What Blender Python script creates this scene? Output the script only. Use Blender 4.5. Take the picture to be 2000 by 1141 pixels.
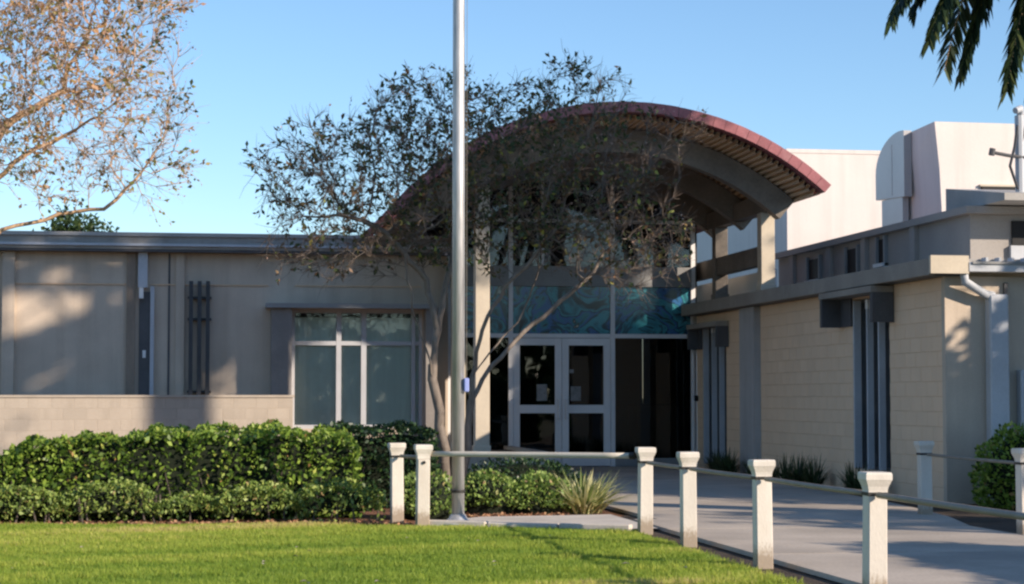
import bpy, bmesh, math, random
import numpy as np
from mathutils import Vector, Matrix

R = math.radians
random.seed(7)
rng = np.random.default_rng(7)
for o in list(bpy.data.objects):
    bpy.data.objects.remove(o)
scene = bpy.context.scene
col = scene.collection

# ------------------------------------------------------------------ camera
cam_d = bpy.data.cameras.new('camera')
cam_d.lens = 68.4
cam_d.sensor_width = 36.0
cam_d.clip_start = 0.1
cam_d.clip_end = 3000.0
cam = bpy.data.objects.new('camera', cam_d)
col.objects.link(cam)
cam.location = (0.0, 0.0, 1.4)
cam.rotation_euler = (R(90 + 3.08), 0.0, R(-9.1))
scene.camera = cam

# ------------------------------------------------------------------ sky, sun, exposure
SUN_EL, SUN_AZ = 22.0, 48.0          # azimuth measured from -Y towards +X
world = bpy.data.worlds.new('World')
scene.world = world
world.use_nodes = True
wn = world.node_tree.nodes
sky = wn.new('ShaderNodeTexSky')
sky.sky_type = 'NISHITA'
sky.sun_disc = False
sky.sun_elevation = R(SUN_EL)
sky.sun_rotation = R(180 - SUN_AZ)
sky.altitude = 0
sky.air_density = 1.0
sky.dust_density = 0.05
sky.ozone_density = 4.5
world.node_tree.links.new(sky.outputs[0], wn['Background'].inputs[0])
wn['Background'].inputs[1].default_value = 0.13
sun_d = bpy.data.lights.new('sun', 'SUN')
sun_d.energy = 4.6
sun_d.angle = R(0.55)
sun_d.color = (1.0, 0.85, 0.70)
sun = bpy.data.objects.new('sun', sun_d)
col.objects.link(sun)
sd = Vector((math.sin(R(SUN_AZ)) * math.cos(R(SUN_EL)), -math.cos(R(SUN_AZ)) * math.cos(R(SUN_EL)), math.sin(R(SUN_EL))))
sun.rotation_euler = sd.to_track_quat('Z', 'Y').to_euler()
sun.location = (30, -20, 40)
scene.view_settings.view_transform = 'Standard'
scene.view_settings.look = 'None'
scene.view_settings.gamma = 1.0
scene.view_settings.use_curve_mapping = False
scene.view_settings.exposure = 0.5
scene.render.engine = 'CYCLES'
scene.cycles.filter_width = 2.4
scene.cycles.max_bounces = 8
scene.cycles.transparent_max_bounces = 12


# ------------------------------------------------------------------ materials
def new_mat(name):
    m = bpy.data.materials.new(name)
    m.use_nodes = True
    nt = m.node_tree
    return m, nt, nt.nodes['Principled BSDF']


def N(nt, t, **kw):
    n = nt.nodes.new(t)
    for k, v in kw.items():
        setattr(n, k, v)
    return n


def ramp(nt, stops):
    r = N(nt, 'ShaderNodeValToRGB')
    el = r.color_ramp.elements
    while len(el) > 1:
        el.remove(el[-1])
    el[0].position, el[0].color = stops[0][0], (*stops[0][1], 1)
    for p, c in stops[1:]:
        e = el.new(p)
        e.color = (*c, 1)
    return r


def tone(c, f):
    return tuple(min(1.0, x * f) for x in c)


def surf(name, c, rough=0.7, var=0.15, scale=3.0, fine=40.0, bump=0.15, metal=0.0, spec=0.3, stain=None, stretch=(1, 1, 1), bdist=0.01, streak=0.0, foot=None):
    """painted / mineral surface: large tone drift, fine grain, optional stain colour, fine relief"""
    m, nt, b = new_mat(name)
    L = nt.links.new
    tc = N(nt, 'ShaderNodeTexCoord')
    mp = N(nt, 'ShaderNodeMapping')
    mp.inputs['Scale'].default_value = stretch
    L(tc.outputs['Object'], mp.inputs[0])
    oi = N(nt, 'ShaderNodeObjectInfo')
    ml = N(nt, 'ShaderNodeMath', operation='MULTIPLY')
    ml.inputs[1].default_value = 37.0
    L(oi.outputs['Random'], ml.inputs[0])
    L(ml.outputs[0], mp.inputs['Location'])
    n1 = N(nt, 'ShaderNodeTexNoise')
    n1.inputs['Scale'].default_value = scale
    n1.inputs['Detail'].default_value = 6
    L(mp.outputs[0], n1.inputs['Vector'])
    n2 = N(nt, 'ShaderNodeTexNoise')
    n2.inputs['Scale'].default_value = fine
    n2.inputs['Detail'].default_value = 4
    L(mp.outputs[0], n2.inputs['Vector'])
    r1 = ramp(nt, [(0.3, tone(c, 1 - var)), (0.7, tone(c, 1 + var))])
    L(n1.outputs[0], r1.inputs[0])
    mix = N(nt, 'ShaderNodeMix', data_type='RGBA', blend_type='MULTIPLY')
    mix.inputs[0].default_value = 1.0
    r2 = ramp(nt, [(0.3, (1 - var,) * 3), (0.7, (1, 1, 1))])
    L(n2.outputs[0], r2.inputs[0])
    L(r1.outputs[0], mix.inputs[6])
    L(r2.outputs[0], mix.inputs[7])
    out = mix.outputs[2]
    if stain:
        n3 = N(nt, 'ShaderNodeTexNoise')
        n3.inputs['Scale'].default_value = scale * 0.7
        n3.inputs['Detail'].default_value = 8
        n3.inputs['Roughness'].default_value = 0.7
        L(mp.outputs[0], n3.inputs['Vector'])
        r3 = ramp(nt, [(0.52, (0, 0, 0)), (0.72, (0.7, 0.7, 0.7))])
        L(n3.outputs[0], r3.inputs[0])
        mx = N(nt, 'ShaderNodeMix', data_type='RGBA')
        L(r3.outputs[0], mx.inputs[0])
        L(out, mx.inputs[6])
        mx.inputs[7].default_value = (*stain, 1)
        out = mx.outputs[2]
    if streak:
        ms_ = N(nt, 'ShaderNodeMapping')
        ms_.inputs['Scale'].default_value = (5.0, 5.0, 0.28)
        L(tc.outputs['Object'], ms_.inputs[0])
        L(ml.outputs[0], ms_.inputs['Location'])
        n4 = N(nt, 'ShaderNodeTexNoise')
        n4.inputs['Scale'].default_value = 1.0
        n4.inputs['Detail'].default_value = 5
        L(ms_.outputs[0], n4.inputs['Vector'])
        r4 = ramp(nt, [(0.45, (1, 1, 1)), (0.75, (1 - streak, 1 - streak * 1.08, 1 - streak * 1.15))])
        L(n4.outputs[0], r4.inputs[0])
        m4 = N(nt, 'ShaderNodeMix', data_type='RGBA', blend_type='MULTIPLY')
        m4.inputs[0].default_value = 1.0
        L(out, m4.inputs[6]); L(r4.outputs[0], m4.inputs[7])
        out = m4.outputs[2]
    if foot:
        sx = N(nt, 'ShaderNodeSeparateXYZ')
        L(tc.outputs['Object'], sx.inputs[0])
        ad = N(nt, 'ShaderNodeMath', operation='MULTIPLY_ADD')
        L(n2.outputs[0], ad.inputs[0]); ad.inputs[1].default_value = -0.22
        L(sx.outputs['Z'], ad.inputs[2])
        r5 = ramp(nt, [(0.0, (0.85, 0.85, 0.85)), (0.10, (0, 0, 0))])
        L(ad.outputs[0], r5.inputs[0])
        m5 = N(nt, 'ShaderNodeMix', data_type='RGBA')
        L(r5.outputs[0], m5.inputs[0]); L(out, m5.inputs[6])
        m5.inputs[7].default_value = (*foot, 1)
        out = m5.outputs[2]
    L(out, b.inputs['Base Color'])
    b.inputs['Roughness'].default_value = rough
    b.inputs['Metallic'].default_value = metal
    b.inputs['Specular IOR Level'].default_value = spec
    if bump:
        bp = N(nt, 'ShaderNodeBump')
        bp.inputs['Strength'].default_value = bump
        bp.inputs['Distance'].default_value = bdist
        L(n2.outputs[0], bp.inputs['Height'])
        L(bp.outputs[0], b.inputs['Normal'])
    return m


def leafy(name, stops, rough=0.45, trans=0.3, spec=0.4):
    """leaf colours chosen per leaf by the 'rnd' attribute"""
    m, nt, b = new_mat(name)
    L = nt.links.new
    at = N(nt, 'ShaderNodeAttribute', attribute_name='rnd')
    r = ramp(nt, stops)
    L(at.outputs['Fac'], r.inputs[0])
    L(r.outputs[0], b.inputs['Base Color'])
    b.inputs['Roughness'].default_value = rough
    b.inputs['Specular IOR Level'].default_value = spec
    tr = N(nt, 'ShaderNodeBsdfTranslucent')
    hs = N(nt, 'ShaderNodeHueSaturation')
    hs.inputs['Value'].default_value = 1.3
    L(r.outputs[0], hs.inputs['Color'])
    L(hs.outputs[0], tr.inputs[0])
    mx = N(nt, 'ShaderNodeMixShader')
    mx.inputs[0].default_value = trans
    L(b.outputs[0], mx.inputs[1])
    L(tr.outputs[0], mx.inputs[2])
    L(mx.outputs[0], nt.nodes['Material Output'].inputs[0])
    return m


def glass(name, tint, refl=1.5, rough=0.015):
    m, nt, b = new_mat(name)
    nt.nodes.remove(b)
    L = nt.links.new
    t = N(nt, 'ShaderNodeBsdfTransparent')
    t.inputs[0].default_value = (*tint, 1)
    g = N(nt, 'ShaderNodeBsdfGlossy')
    g.inputs['Roughness'].default_value = rough
    tc = N(nt, 'ShaderNodeTexCoord')
    n = N(nt, 'ShaderNodeTexNoise')
    n.inputs['Scale'].default_value = 1.3
    L(tc.outputs['Object'], n.inputs['Vector'])
    bp = N(nt, 'ShaderNodeBump')
    bp.inputs['Strength'].default_value = 0.08
    bp.inputs['Distance'].default_value = 0.02
    L(n.outputs[0], bp.inputs['Height'])
    L(bp.outputs[0], g.inputs['Normal'])
    f = N(nt, 'ShaderNodeFresnel')
    f.inputs[0].default_value = refl
    mx = N(nt, 'ShaderNodeMixShader')
    L(f.outputs[0], mx.inputs[0])
    L(t.outputs[0], mx.inputs[1])
    L(g.outputs[0], mx.inputs[2])
    L(mx.outputs[0], nt.nodes['Material Output'].inputs[0])
    return m


M = {}
M['beige'] = surf('beige_masonry', (0.6, 0.5, 0.395), 0.85, 0.10, 1.2, 55, 0.25, stain=(0.50, 0.42, 0.34), streak=0.16)
M['block'] = surf('tan_block', (0.84, 0.61, 0.415), 0.85, 0.05, 1.0, 60, 0.3)
M['mortar'] = surf('mortar', (0.75, 0.535, 0.355), 0.9, 0.12, 2, 60, 0.3)
M['lowwall'] = surf('low_wall_paint', (0.5, 0.43, 0.345), 0.85, 0.08, 1.1, 50, 0.25, stain=(0.47, 0.4, 0.32), streak=0.12)
M['grey'] = surf('grey_paint', (0.30, 0.30, 0.295), 0.55, 0.14, 1.5, 40, 0.12, stain=(0.22, 0.21, 0.20))
M['cheek'] = surf('dark_window_surround', (0.27, 0.245, 0.225), 0.8, 0.14, 1.5, 40, 0.2, stain=(0.36, 0.33, 0.29))
M['fascia'] = surf('fascia_metal', (0.36, 0.345, 0.32), 0.5, 0.14, 1.3, 30, 0.1, stain=(0.25, 0.235, 0.21), stretch=(0.4, 1, 1.5), streak=0.22)
M['roof'] = surf('roof_membrane', (0.45, 0.43, 0.40), 0.85, 0.12, 1.5, 40, 0.2)
M['brownpipe'] = surf('brown_pilaster', (0.30, 0.235, 0.18), 0.75, 0.14, 2, 40, 0.15, stretch=(1, 1, 0.3))
M['darktrim'] = surf('dark_trim', (0.10, 0.10, 0.105), 0.5, 0.15, 3, 40, 0.08)
M['bars'] = surf('dark_bars', (0.06, 0.062, 0.068), 0.45, 0.15, 3, 30, 0.05)
M['alu'] = surf('aluminium_frame', (0.80, 0.79, 0.78), 0.45, 0.07, 2, 60, 0.05, metal=0.0, spec=0.5)
M['maroon'] = surf('maroon_roofing', (0.37, 0.135, 0.145), 0.5, 0.18, 2.2, 30, 0.1, stain=(0.47, 0.25, 0.245))
M['soffit'] = surf('timber_soffit', (0.78, 0.58, 0.39), 0.7, 0.2, 1.8, 20, 0.15, stretch=(3, 0.4, 3))
M['beam'] = surf('dark_beam', (0.24, 0.205, 0.17), 0.65, 0.2, 2, 20, 0.15)
M['column'] = surf('cream_column', (0.62, 0.54, 0.42), 0.8, 0.08, 2, 40, 0.2)
M['white'] = surf('white_stucco', (0.76, 0.69, 0.64), 0.9, 0.04, 0.8, 30, 0.2, streak=0.09)
M['whitepanel'] = surf('white_panel', (0.78, 0.78, 0.76), 0.5, 0.05, 1, 30, 0.05)
M['shadegrey'] = surf('grey_clerestory', (0.38, 0.35, 0.32), 0.8, 0.1, 1, 40, 0.2)
M['duct'] = surf('duct_sheet_metal', (0.46, 0.44, 0.43), 0.4, 0.08, 1.2, 40, 0.05, metal=0.3)
M['black'] = surf('dark_opening', (0.015, 0.015, 0.016), 0.6, 0.1, 3, 30, 0.0)
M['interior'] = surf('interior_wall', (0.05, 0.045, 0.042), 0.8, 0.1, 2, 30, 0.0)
M['counter'] = surf('counter', (0.35, 0.31, 0.25), 0.6, 0.1, 2, 30, 0.0)
M['notice'] = surf('dimmed_notice', (0.30, 0.30, 0.29), 0.8, 0.25, 9, 40, 0.0)  # grey stands in for paper dimmed by the door glass
M['paper'] = surf('paper', (0.8, 0.8, 0.78), 0.8, 0.03, 4, 30, 0.0)
M['gutter'] = surf('pale_gutter', (0.52, 0.54, 0.57), 0.45, 0.08, 2, 30, 0.05)
M['postpaint'] = surf('cream_post_paint', (0.72, 0.665, 0.575), 0.75, 0.06, 4, 60, 0.25, stain=(0.62, 0.55, 0.45), stretch=(1, 1, 0.5), streak=0.14, foot=(0.30, 0.23, 0.16))
M['rail'] = surf('rail_paint', (0.27, 0.235, 0.19), 0.55, 0.14, 4, 50, 0.08, stain=(0.18, 0.155, 0.125))
M['strap'] = surf('black_strap', (0.035, 0.033, 0.03), 0.55, 0.2, 10, 60, 0.05)
M['concrete'] = surf('concrete', (0.50, 0.43, 0.35), 0.9, 0.20, 0.8, 35, 0.3, stain=(0.33, 0.28, 0.235))
M['kerb'] = surf('kerb_concrete', (0.64, 0.57, 0.48), 0.9, 0.12, 2, 35, 0.3, stain=(0.38, 0.34, 0.29))
M['soil'] = surf('soil', (0.1, 0.075, 0.055), 0.95, 0.35, 4, 50, 0.8, bdist=0.04)
M['mulch'] = surf('mulch', (0.34, 0.165, 0.095), 0.95, 0.45, 6, 45, 1.0, bdist=0.05, stain=(0.14, 0.08, 0.05))
M['ground'] = surf('far_ground', (0.10, 0.11, 0.05), 0.95, 0.3, 0.3, 8, 0.3)
M['blue'] = surf('blue_plastic', (0.30, 0.36, 0.68), 0.4, 0.05, 5, 30, 0.0)
M['barkgrey'] = surf('myrtle_bark', (0.23, 0.19, 0.155), 0.75, 0.3, 5, 30, 0.25, stretch=(1, 1, 0.35), stain=(0.09, 0.072, 0.058))
M['barkpale'] = surf('pale_orange_bark', (0.62, 0.4, 0.235), 0.7, 0.22, 5, 30, 0.2, stretch=(1, 1, 0.35), stain=(0.34, 0.22, 0.16))
M['twig'] = surf('twig_bark', (0.2, 0.155, 0.125), 0.8, 0.25, 5, 30, 0.0)
M['twigpale'] = surf('pale_twig_bark', (0.62, 0.47, 0.37), 0.8, 0.25, 5, 30, 0.0)
M['barkdark'] = surf('oak_bark', (0.13, 0.105, 0.085), 0.9, 0.3, 5, 25, 0.5)
M['hedgecore'] = surf('hedge_core', (0.014, 0.02, 0.009), 0.95, 0.4, 6, 40, 0.6)  # near-black stands in for shade deep among the leaves

M['metal'], nt, b = new_mat('flagpole_aluminium')
b.inputs['Base Color'].default_value = (0.72, 0.71, 0.70, 1)
b.inputs['Metallic'].default_value = 0.6
b.inputs['Roughness'].default_value = 0.5
tc = N(nt, 'ShaderNodeTexCoord'); n1 = N(nt, 'ShaderNodeTexNoise'); mp = N(nt, 'ShaderNodeMapping')
mp.inputs['Scale'].default_value = (6, 6, 0.6)
nt.links.new(tc.outputs['Object'], mp.inputs[0]); nt.links.new(mp.outputs[0], n1.inputs['Vector'])
r_ = ramp(nt, [(0.3, (0.42, 0.42, 0.42)), (0.65, (0.62, 0.61, 0.60))])
nt.links.new(n1.outputs[0], r_.inputs[0]); nt.links.new(r_.outputs[0], b.inputs['Base Color'])

M['glassdark'] = glass('dark_glass', (0.42, 0.42, 0.42), 1.65)
M['glasswin'] = glass('green_glass', (0.95, 0.98, 0.96), 1.45)
M['blind'] = surf('pale_green_blind', (0.74, 0.76, 0.69), 0.8, 0.06, 2, 30, 0.0, stretch=(6, 1, 0.2))

# transom glass: sky and tree reflections painted on as teal and blue swirls
M['reflglass'], nt, b = new_mat('painted_teal_reflection')
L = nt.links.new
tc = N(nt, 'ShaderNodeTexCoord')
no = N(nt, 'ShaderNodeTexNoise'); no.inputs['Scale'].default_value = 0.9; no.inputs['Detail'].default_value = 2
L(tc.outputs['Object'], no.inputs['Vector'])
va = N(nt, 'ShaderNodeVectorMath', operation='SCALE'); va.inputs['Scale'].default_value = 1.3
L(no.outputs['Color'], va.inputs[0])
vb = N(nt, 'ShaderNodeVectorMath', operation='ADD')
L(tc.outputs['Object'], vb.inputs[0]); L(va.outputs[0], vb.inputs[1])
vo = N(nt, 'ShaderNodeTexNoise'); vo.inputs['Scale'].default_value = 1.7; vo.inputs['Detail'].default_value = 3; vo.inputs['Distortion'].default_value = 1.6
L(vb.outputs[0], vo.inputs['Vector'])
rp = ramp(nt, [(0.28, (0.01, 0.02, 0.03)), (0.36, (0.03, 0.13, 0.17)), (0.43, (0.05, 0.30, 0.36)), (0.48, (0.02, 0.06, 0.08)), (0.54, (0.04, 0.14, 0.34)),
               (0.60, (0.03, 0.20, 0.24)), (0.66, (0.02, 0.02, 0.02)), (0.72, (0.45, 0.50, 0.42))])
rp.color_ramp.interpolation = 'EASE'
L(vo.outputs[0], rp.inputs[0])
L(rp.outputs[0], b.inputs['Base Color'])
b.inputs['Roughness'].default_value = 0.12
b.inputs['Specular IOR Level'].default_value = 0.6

M['hedge'] = leafy('hedge_leaves', [(0, (0.045, 0.085, 0.015)), (0.4, (0.17, 0.27, 0.04)), (0.75, (0.32, 0.43, 0.07)), (0.97, (0.55, 0.58, 0.15)), (1, (0.40, 0.25, 0.10))], 0.4, 0.3, 0.3)
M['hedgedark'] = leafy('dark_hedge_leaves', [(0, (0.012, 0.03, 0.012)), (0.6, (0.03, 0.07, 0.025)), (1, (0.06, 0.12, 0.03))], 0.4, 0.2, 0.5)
M['border'] = leafy('border_leaves', [(0, (0.08, 0.13, 0.03)), (0.5, (0.22, 0.31, 0.065)), (0.9, (0.42, 0.47, 0.13)), (1, (0.38, 0.25, 0.11))], 0.5, 0.25, 0.4)
M['bush'] = leafy('bush_leaves', [(0, (0.09, 0.15, 0.035)), (0.5, (0.23, 0.34, 0.075)), (0.85, (0.40, 0.48, 0.14)), (1, (0.44, 0.30, 0.16))], 0.45, 0.25, 0.4)
M['varieg'] = leafy('variegated_blades', [(0, (0.07, 0.12, 0.035)), (0.35, (0.22, 0.28, 0.08)), (0.55, (0.62, 0.60, 0.28)), (1, (0.80, 0.74, 0.42))], 0.5, 0.3)
M['liriope'] = leafy('border_grass_blades', [(0, (0.02, 0.035, 0.015)), (1, (0.07, 0.11, 0.035))], 0.5, 0.2)
M['myrtle'] = leafy('myrtle_leaves', [(0, (0.035, 0.06, 0.025)), (0.4, (0.08, 0.11, 0.04)), (0.62, (0.15, 0.11, 0.05)), (0.8, (0.24, 0.12, 0.06)), (1, (0.42, 0.44, 0.09))], 0.5, 0.3)
M['autumn'] = leafy('autumn_leaves', [(0, (0.12, 0.14, 0.04)), (0.3, (0.30, 0.29, 0.08)), (0.5, (0.48, 0.26, 0.10)), (0.8, (0.60, 0.38, 0.23)), (1, (0.45, 0.28, 0.22))], 0.55, 0.35)
M['seed'] = leafy('seed_heads', [(0, (0.30, 0.21, 0.19)), (0.5, (0.46, 0.32, 0.27)), (1, (0.58, 0.40, 0.30))], 0.7, 0.2)
M['oak'] = leafy('oak_leaves', [(0, (0.025, 0.05, 0.016)), (0.6, (0.05, 0.09, 0.025)), (1, (0.10, 0.13, 0.04))], 0.5, 0.2)
M['palm'] = leafy('palm_leaflets', [(0, (0.016, 0.032, 0.016)), (0.6, (0.04, 0.07, 0.03)), (1, (0.09, 0.11, 0.04))], 0.4, 0.15, 0.5)
M['grass'] = leafy('lawn_blades', [(0, (0.15, 0.25, 0.03)), (0.4, (0.27, 0.36, 0.045)), (0.72, (0.43, 0.47, 0.08)), (0.9, (0.58, 0.53, 0.16)), (1, (0.55, 0.44, 0.20))], 0.55, 0.35, 0.3)
M['lawn'] = surf('lawn_soil', (0.10, 0.13, 0.025), 0.95, 0.25, 1.5, 30, 0.4)
M['litter'] = leafy('leaf_litter', [(0, (0.16, 0.08, 0.045)), (0.5, (0.34, 0.16, 0.085)), (1, (0.55, 0.34, 0.19))], 0.8, 0.1)


# ------------------------------------------------------------------ mesh helpers
def link(name, me, parent=None):
    o = bpy.data.objects.new(name, me)
    col.objects.link(o)
    if parent is not None:
        o.parent = parent
    return o


def thing(name, label, cat, group=None):
    o = bpy.data.objects.new(name, None)
    o.empty_display_size = 0.2
    col.objects.link(o)
    return tag(o, label, cat, group)


def tag(o, label, cat, group=None, kind=None):
    o['label'] = label
    o['category'] = cat
    if group:
        o['group'] = group
    if kind:
        o['kind'] = kind
    return o


class MB:
    def __init__(s):
        s.v, s.f = [], []

    def poly(s, vs, fs):
        k = len(s.v)
        s.v += [tuple(p) for p in vs]
        s.f += [tuple(i + k for i in f) for f in fs]
        return s

    def box(s, x0, x1, y0, y1, z0, z1):
        return s.poly([(x0, y0, z0), (x1, y0, z0), (x1, y1, z0), (x0, y1, z0), (x0, y0, z1), (x1, y0, z1), (x1, y1, z1), (x0, y1, z1)],
                      [(0, 3, 2, 1), (4, 5, 6, 7), (0, 1, 5, 4), (1, 2, 6, 5), (2, 3, 7, 6), (3, 0, 4, 7)])

    def tube(s, pts, rad, n=10, cap=True):
        pts = [Vector(p) for p in pts]
        if not hasattr(rad, '__len__'):
            rad = [rad] * len(pts)
        rings = []
        k = len(s.v)
        for i, p in enumerate(pts):
            d = (pts[min(i + 1, len(pts) - 1)] - pts[max(i - 1, 0)]).normalized()
            a = Vector((0, 0, 1)) if abs(d.z) < 0.9 else Vector((1, 0, 0))
            u = d.cross(a).normalized()
            w = d.cross(u)
            for j in range(n):
                t = 2 * math.pi * j / n
                s.v.append(tuple(p + rad[i] * (math.cos(t) * u + math.sin(t) * w)))
        for i in range(len(pts) - 1):
            for j in range(n):
                a, b = k + i * n + j, k + i * n + (j + 1) % n
                s.f.append((a, b, b + n, a + n))
        if cap:
            s.f.append(tuple(k + j for j in range(n))[::-1])
            s.f.append(tuple(k + (len(pts) - 1) * n + j for j in range(n)))
        return s

    def prism(s, prof, axis, a, b):
        """prof: list of 2D points; axis 'x','y','z' extruded from a to b"""
        def P(p, t):
            return {'x': (t, p[0], p[1]), 'y': (p[0], t, p[1]), 'z': (p[0], p[1], t)}[axis]
        n = len(prof)
        vs = [P(p, a) for p in prof] + [P(p, b) for p in prof]
        fs = [(i, (i + 1) % n, n + (i + 1) % n, n + i) for i in range(n)] + [tuple(range(n))[::-1], tuple(range(n, 2 * n))]
        return s.poly(vs, fs)

    def mesh(s, name, mat, smooth=False, bevel=0.0):
        me = bpy.data.meshes.new(name)
        me.from_pydata(s.v, [], s.f)
        bm = bmesh.new(); bm.from_mesh(me)
        bmesh.ops.recalc_face_normals(bm, faces=bm.faces)
        if bevel:
            bmesh.ops.bevel(bm, geom=[e for e in bm.edges], offset=bevel, segments=1, affect='EDGES', profile=0.5, clamp_overlap=True)
        bm.to_mesh(me); bm.free()
        me.materials.append(mat)
        if smooth:
            me.shade_smooth()
        return me

    def build(s, name, mat, parent=None, smooth=False, bevel=0.0):
        return link(name, s.mesh(name, mat, smooth, bevel), parent)


def box(name, mat, parent, *b, bevel=0.0):
    return MB().box(*b).build(name, mat, parent, bevel=bevel)


STUFF = {'foliage', 'leaflets', 'seed_heads', 'twigs', 'crown', 'branches'}
def np_mesh(name, V, F, mat, parent=None, rnd=None, smooth=False):
    """V (n,3) float, F (m,k) int"""
    me = bpy.data.meshes.new(name)
    n, (m, k) = len(V), F.shape
    me.vertices.add(n)
    me.vertices.foreach_set('co', np.ascontiguousarray(V, dtype=np.float32).ravel())
    me.loops.add(m * k)
    me.loops.foreach_set('vertex_index', np.ascontiguousarray(F, dtype=np.int32).ravel())
    me.polygons.add(m)
    me.polygons.foreach_set('loop_start', np.arange(0, m * k, k, dtype=np.int32))
    me.polygons.foreach_set('loop_total', np.full(m, k, dtype=np.int32))
    me.update(calc_edges=True)
    if rnd is not None:
        a = me.attributes.new('rnd', 'FLOAT', 'POINT')
        a.data.foreach_set('value', np.ascontiguousarray(rnd, dtype=np.float32))
    me.materials.append(mat)
    if smooth:
        me.shade_smooth()
    o = link(name, me, parent)
    if parent is not None and name in STUFF:
        o['kind'] = 'stuff'
    return o


def norm(a):
    return a / np.maximum(np.linalg.norm(a, axis=-1, keepdims=True), 1e-9)


def rand_dirs(n):
    return norm(rng.normal(size=(n, 3)))


def leaves(name, C, D, S, mat, parent, width=0.5, rnd=None, fold=0.15):
    """kite-shaped leaves: centres C, axes D, sizes S"""
    n = len(C)
    D = norm(D)
    W = norm(np.cross(D, rand_dirs(n)))
    U = np.cross(W, D)
    S = np.broadcast_to(np.asarray(S, float).reshape(-1, 1), (n, 1))
    V = np.stack([C - D * S * .5, C + W * S * width * .5 + U * S * fold, C + D * S * .5, C - W * S * width * .5 + U * S * fold], 1).reshape(-1, 3)
    F = np.arange(n * 4).reshape(n, 4)
    if rnd is None:
        rnd = rng.random(n)
    return np_mesh(name, V, F, mat, parent, np.repeat(rnd, 4))


def noise3(P, s, seed=0):
    """cheap smooth pseudo-noise in -1..1"""
    r = np.random.default_rng(seed)
    out = 0
    for k in range(5):
        w = r.normal(size=3) * s * (0.6 + 0.5 * k)
        out = out + np.sin(P @ w + r.random() * 6.28) / (1 + 0.5 * k)
    return out / 2.6


# ------------------------------------------------------------------ tree growth
def grow(stems, A, step=0.16, di=1.2, dk=0.26, iters=90, jit=0.25, up=0.05):
    pos, par = [], []
    for st in stems:                                  # polyline; first point may hook to an existing node
        prev = -1
        pts = [np.array(p, float) for p in st['pts']]
        if st.get('hook') and pos:
            prev = int(np.argmin(np.linalg.norm(np.array(pos) - pts[0], axis=1)))
            pts[0] = pos[prev]
        for i, p in enumerate(pts):
            if i == 0:
                if prev < 0:
                    pos.append(p); par.append(-1); prev = len(pos) - 1
                continue
            a = pts[i - 1]
            m = max(1, int(np.linalg.norm(p - a) / step))
            for q in range(1, m + 1):
                c = a + (p - a) * q / m + rng.normal(size=3) * 0.012
                pos.append(c); par.append(prev); prev = len(pos) - 1
    pos = np.array(pos); par = list(par)
    alive = np.ones(len(A), bool)
    d = np.linalg.norm(A[:, None] - pos[None], axis=2)
    near = d.argmin(1); nd = d.min(1)
    for it in range(iters):
        act = alive & (nd < di)
        if not act.any():
            break
        idx = np.where(act)[0]
        vec = norm(A[idx] - pos[near[idx]])
        acc = np.zeros_like(pos)
        np.add.at(acc, near[idx], vec)
        g = np.unique(near[idx])
        dirs = norm(norm(acc[g]) + rng.normal(size=(len(g), 3)) * jit + np.array([0, 0, up]))
        new = pos[g] + dirs * step
        k0 = len(pos)
        pos = np.vstack([pos, new]); par += list(g)
        ai = np.where(alive)[0]
        dn = np.linalg.norm(A[ai][:, None] - new[None], axis=2)
        j = dn.argmin(1); m = dn[np.arange(len(ai)), j]
        b = m < nd[ai]
        near[ai[b]] = k0 + j[b]; nd[ai[b]] = m[b]
        alive &= nd > dk
    return pos, np.array(par)


def radii(pos, par, r0, r_base, ex=2.2):
    n = len(pos)
    acc = np.zeros(n)
    for i in range(n - 1, -1, -1):
        if acc[i] == 0:
            acc[i] = r0 ** ex
        if par[i] >= 0:
            acc[par[i]] += acc[i]
    r = acc ** (1 / ex)
    mx = r.max()
    if mx > 0:
        t = (np.log(r / r0) / np.log(mx / r0)).clip(0, 1)
        r = r0 * (r_base / r0) ** (t ** 1.35)
    return r


def branches(name, pos, par, rad, mat, parent, k=5, lo=0.0, hi=9.0):
    e = np.where((par >= 0) & (rad >= lo) & (rad < hi))[0]
    p = par[e]
    dirn = np.zeros_like(pos)
    has = par >= 0
    dirn[has] = norm(pos[has] - pos[par[has]])
    dirn[~has] = (0, 0, 1)
    ra = np.minimum(rad[p], rad[e] * 1.25)
    def ring(c, d, r):
        a = np.where(np.abs(d[:, 2:3]) < 0.9, np.array([[0, 0, 1.]]), np.array([[1., 0, 0]]))
        u = norm(np.cross(d, a)); w = np.cross(d, u)
        t = np.arange(k) * 2 * np.pi / k
        return c[:, None] + r[:, None, None] * (np.cos(t)[None, :, None] * u[:, None] + np.sin(t)[None, :, None] * w[:, None])
    d = dirn[e]
    R0 = ring(pos[p] - d * rad[e][:, None] * 0.5, d, ra)
    R1 = ring(pos[e] + d * rad[e][:, None] * 0.3, d, rad[e])
    V = np.concatenate([R0, R1], 1).reshape(-1, 3)
    base = (np.arange(len(e)) * 2 * k)[:, None]
    j = np.arange(k); j2 = (j + 1) % k
    F = np.stack([base + j, base + j2, base + k + j2, base + k + j], 2).reshape(-1, 4)
    return np_mesh(name, V, F, mat, parent, smooth=True)


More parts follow.
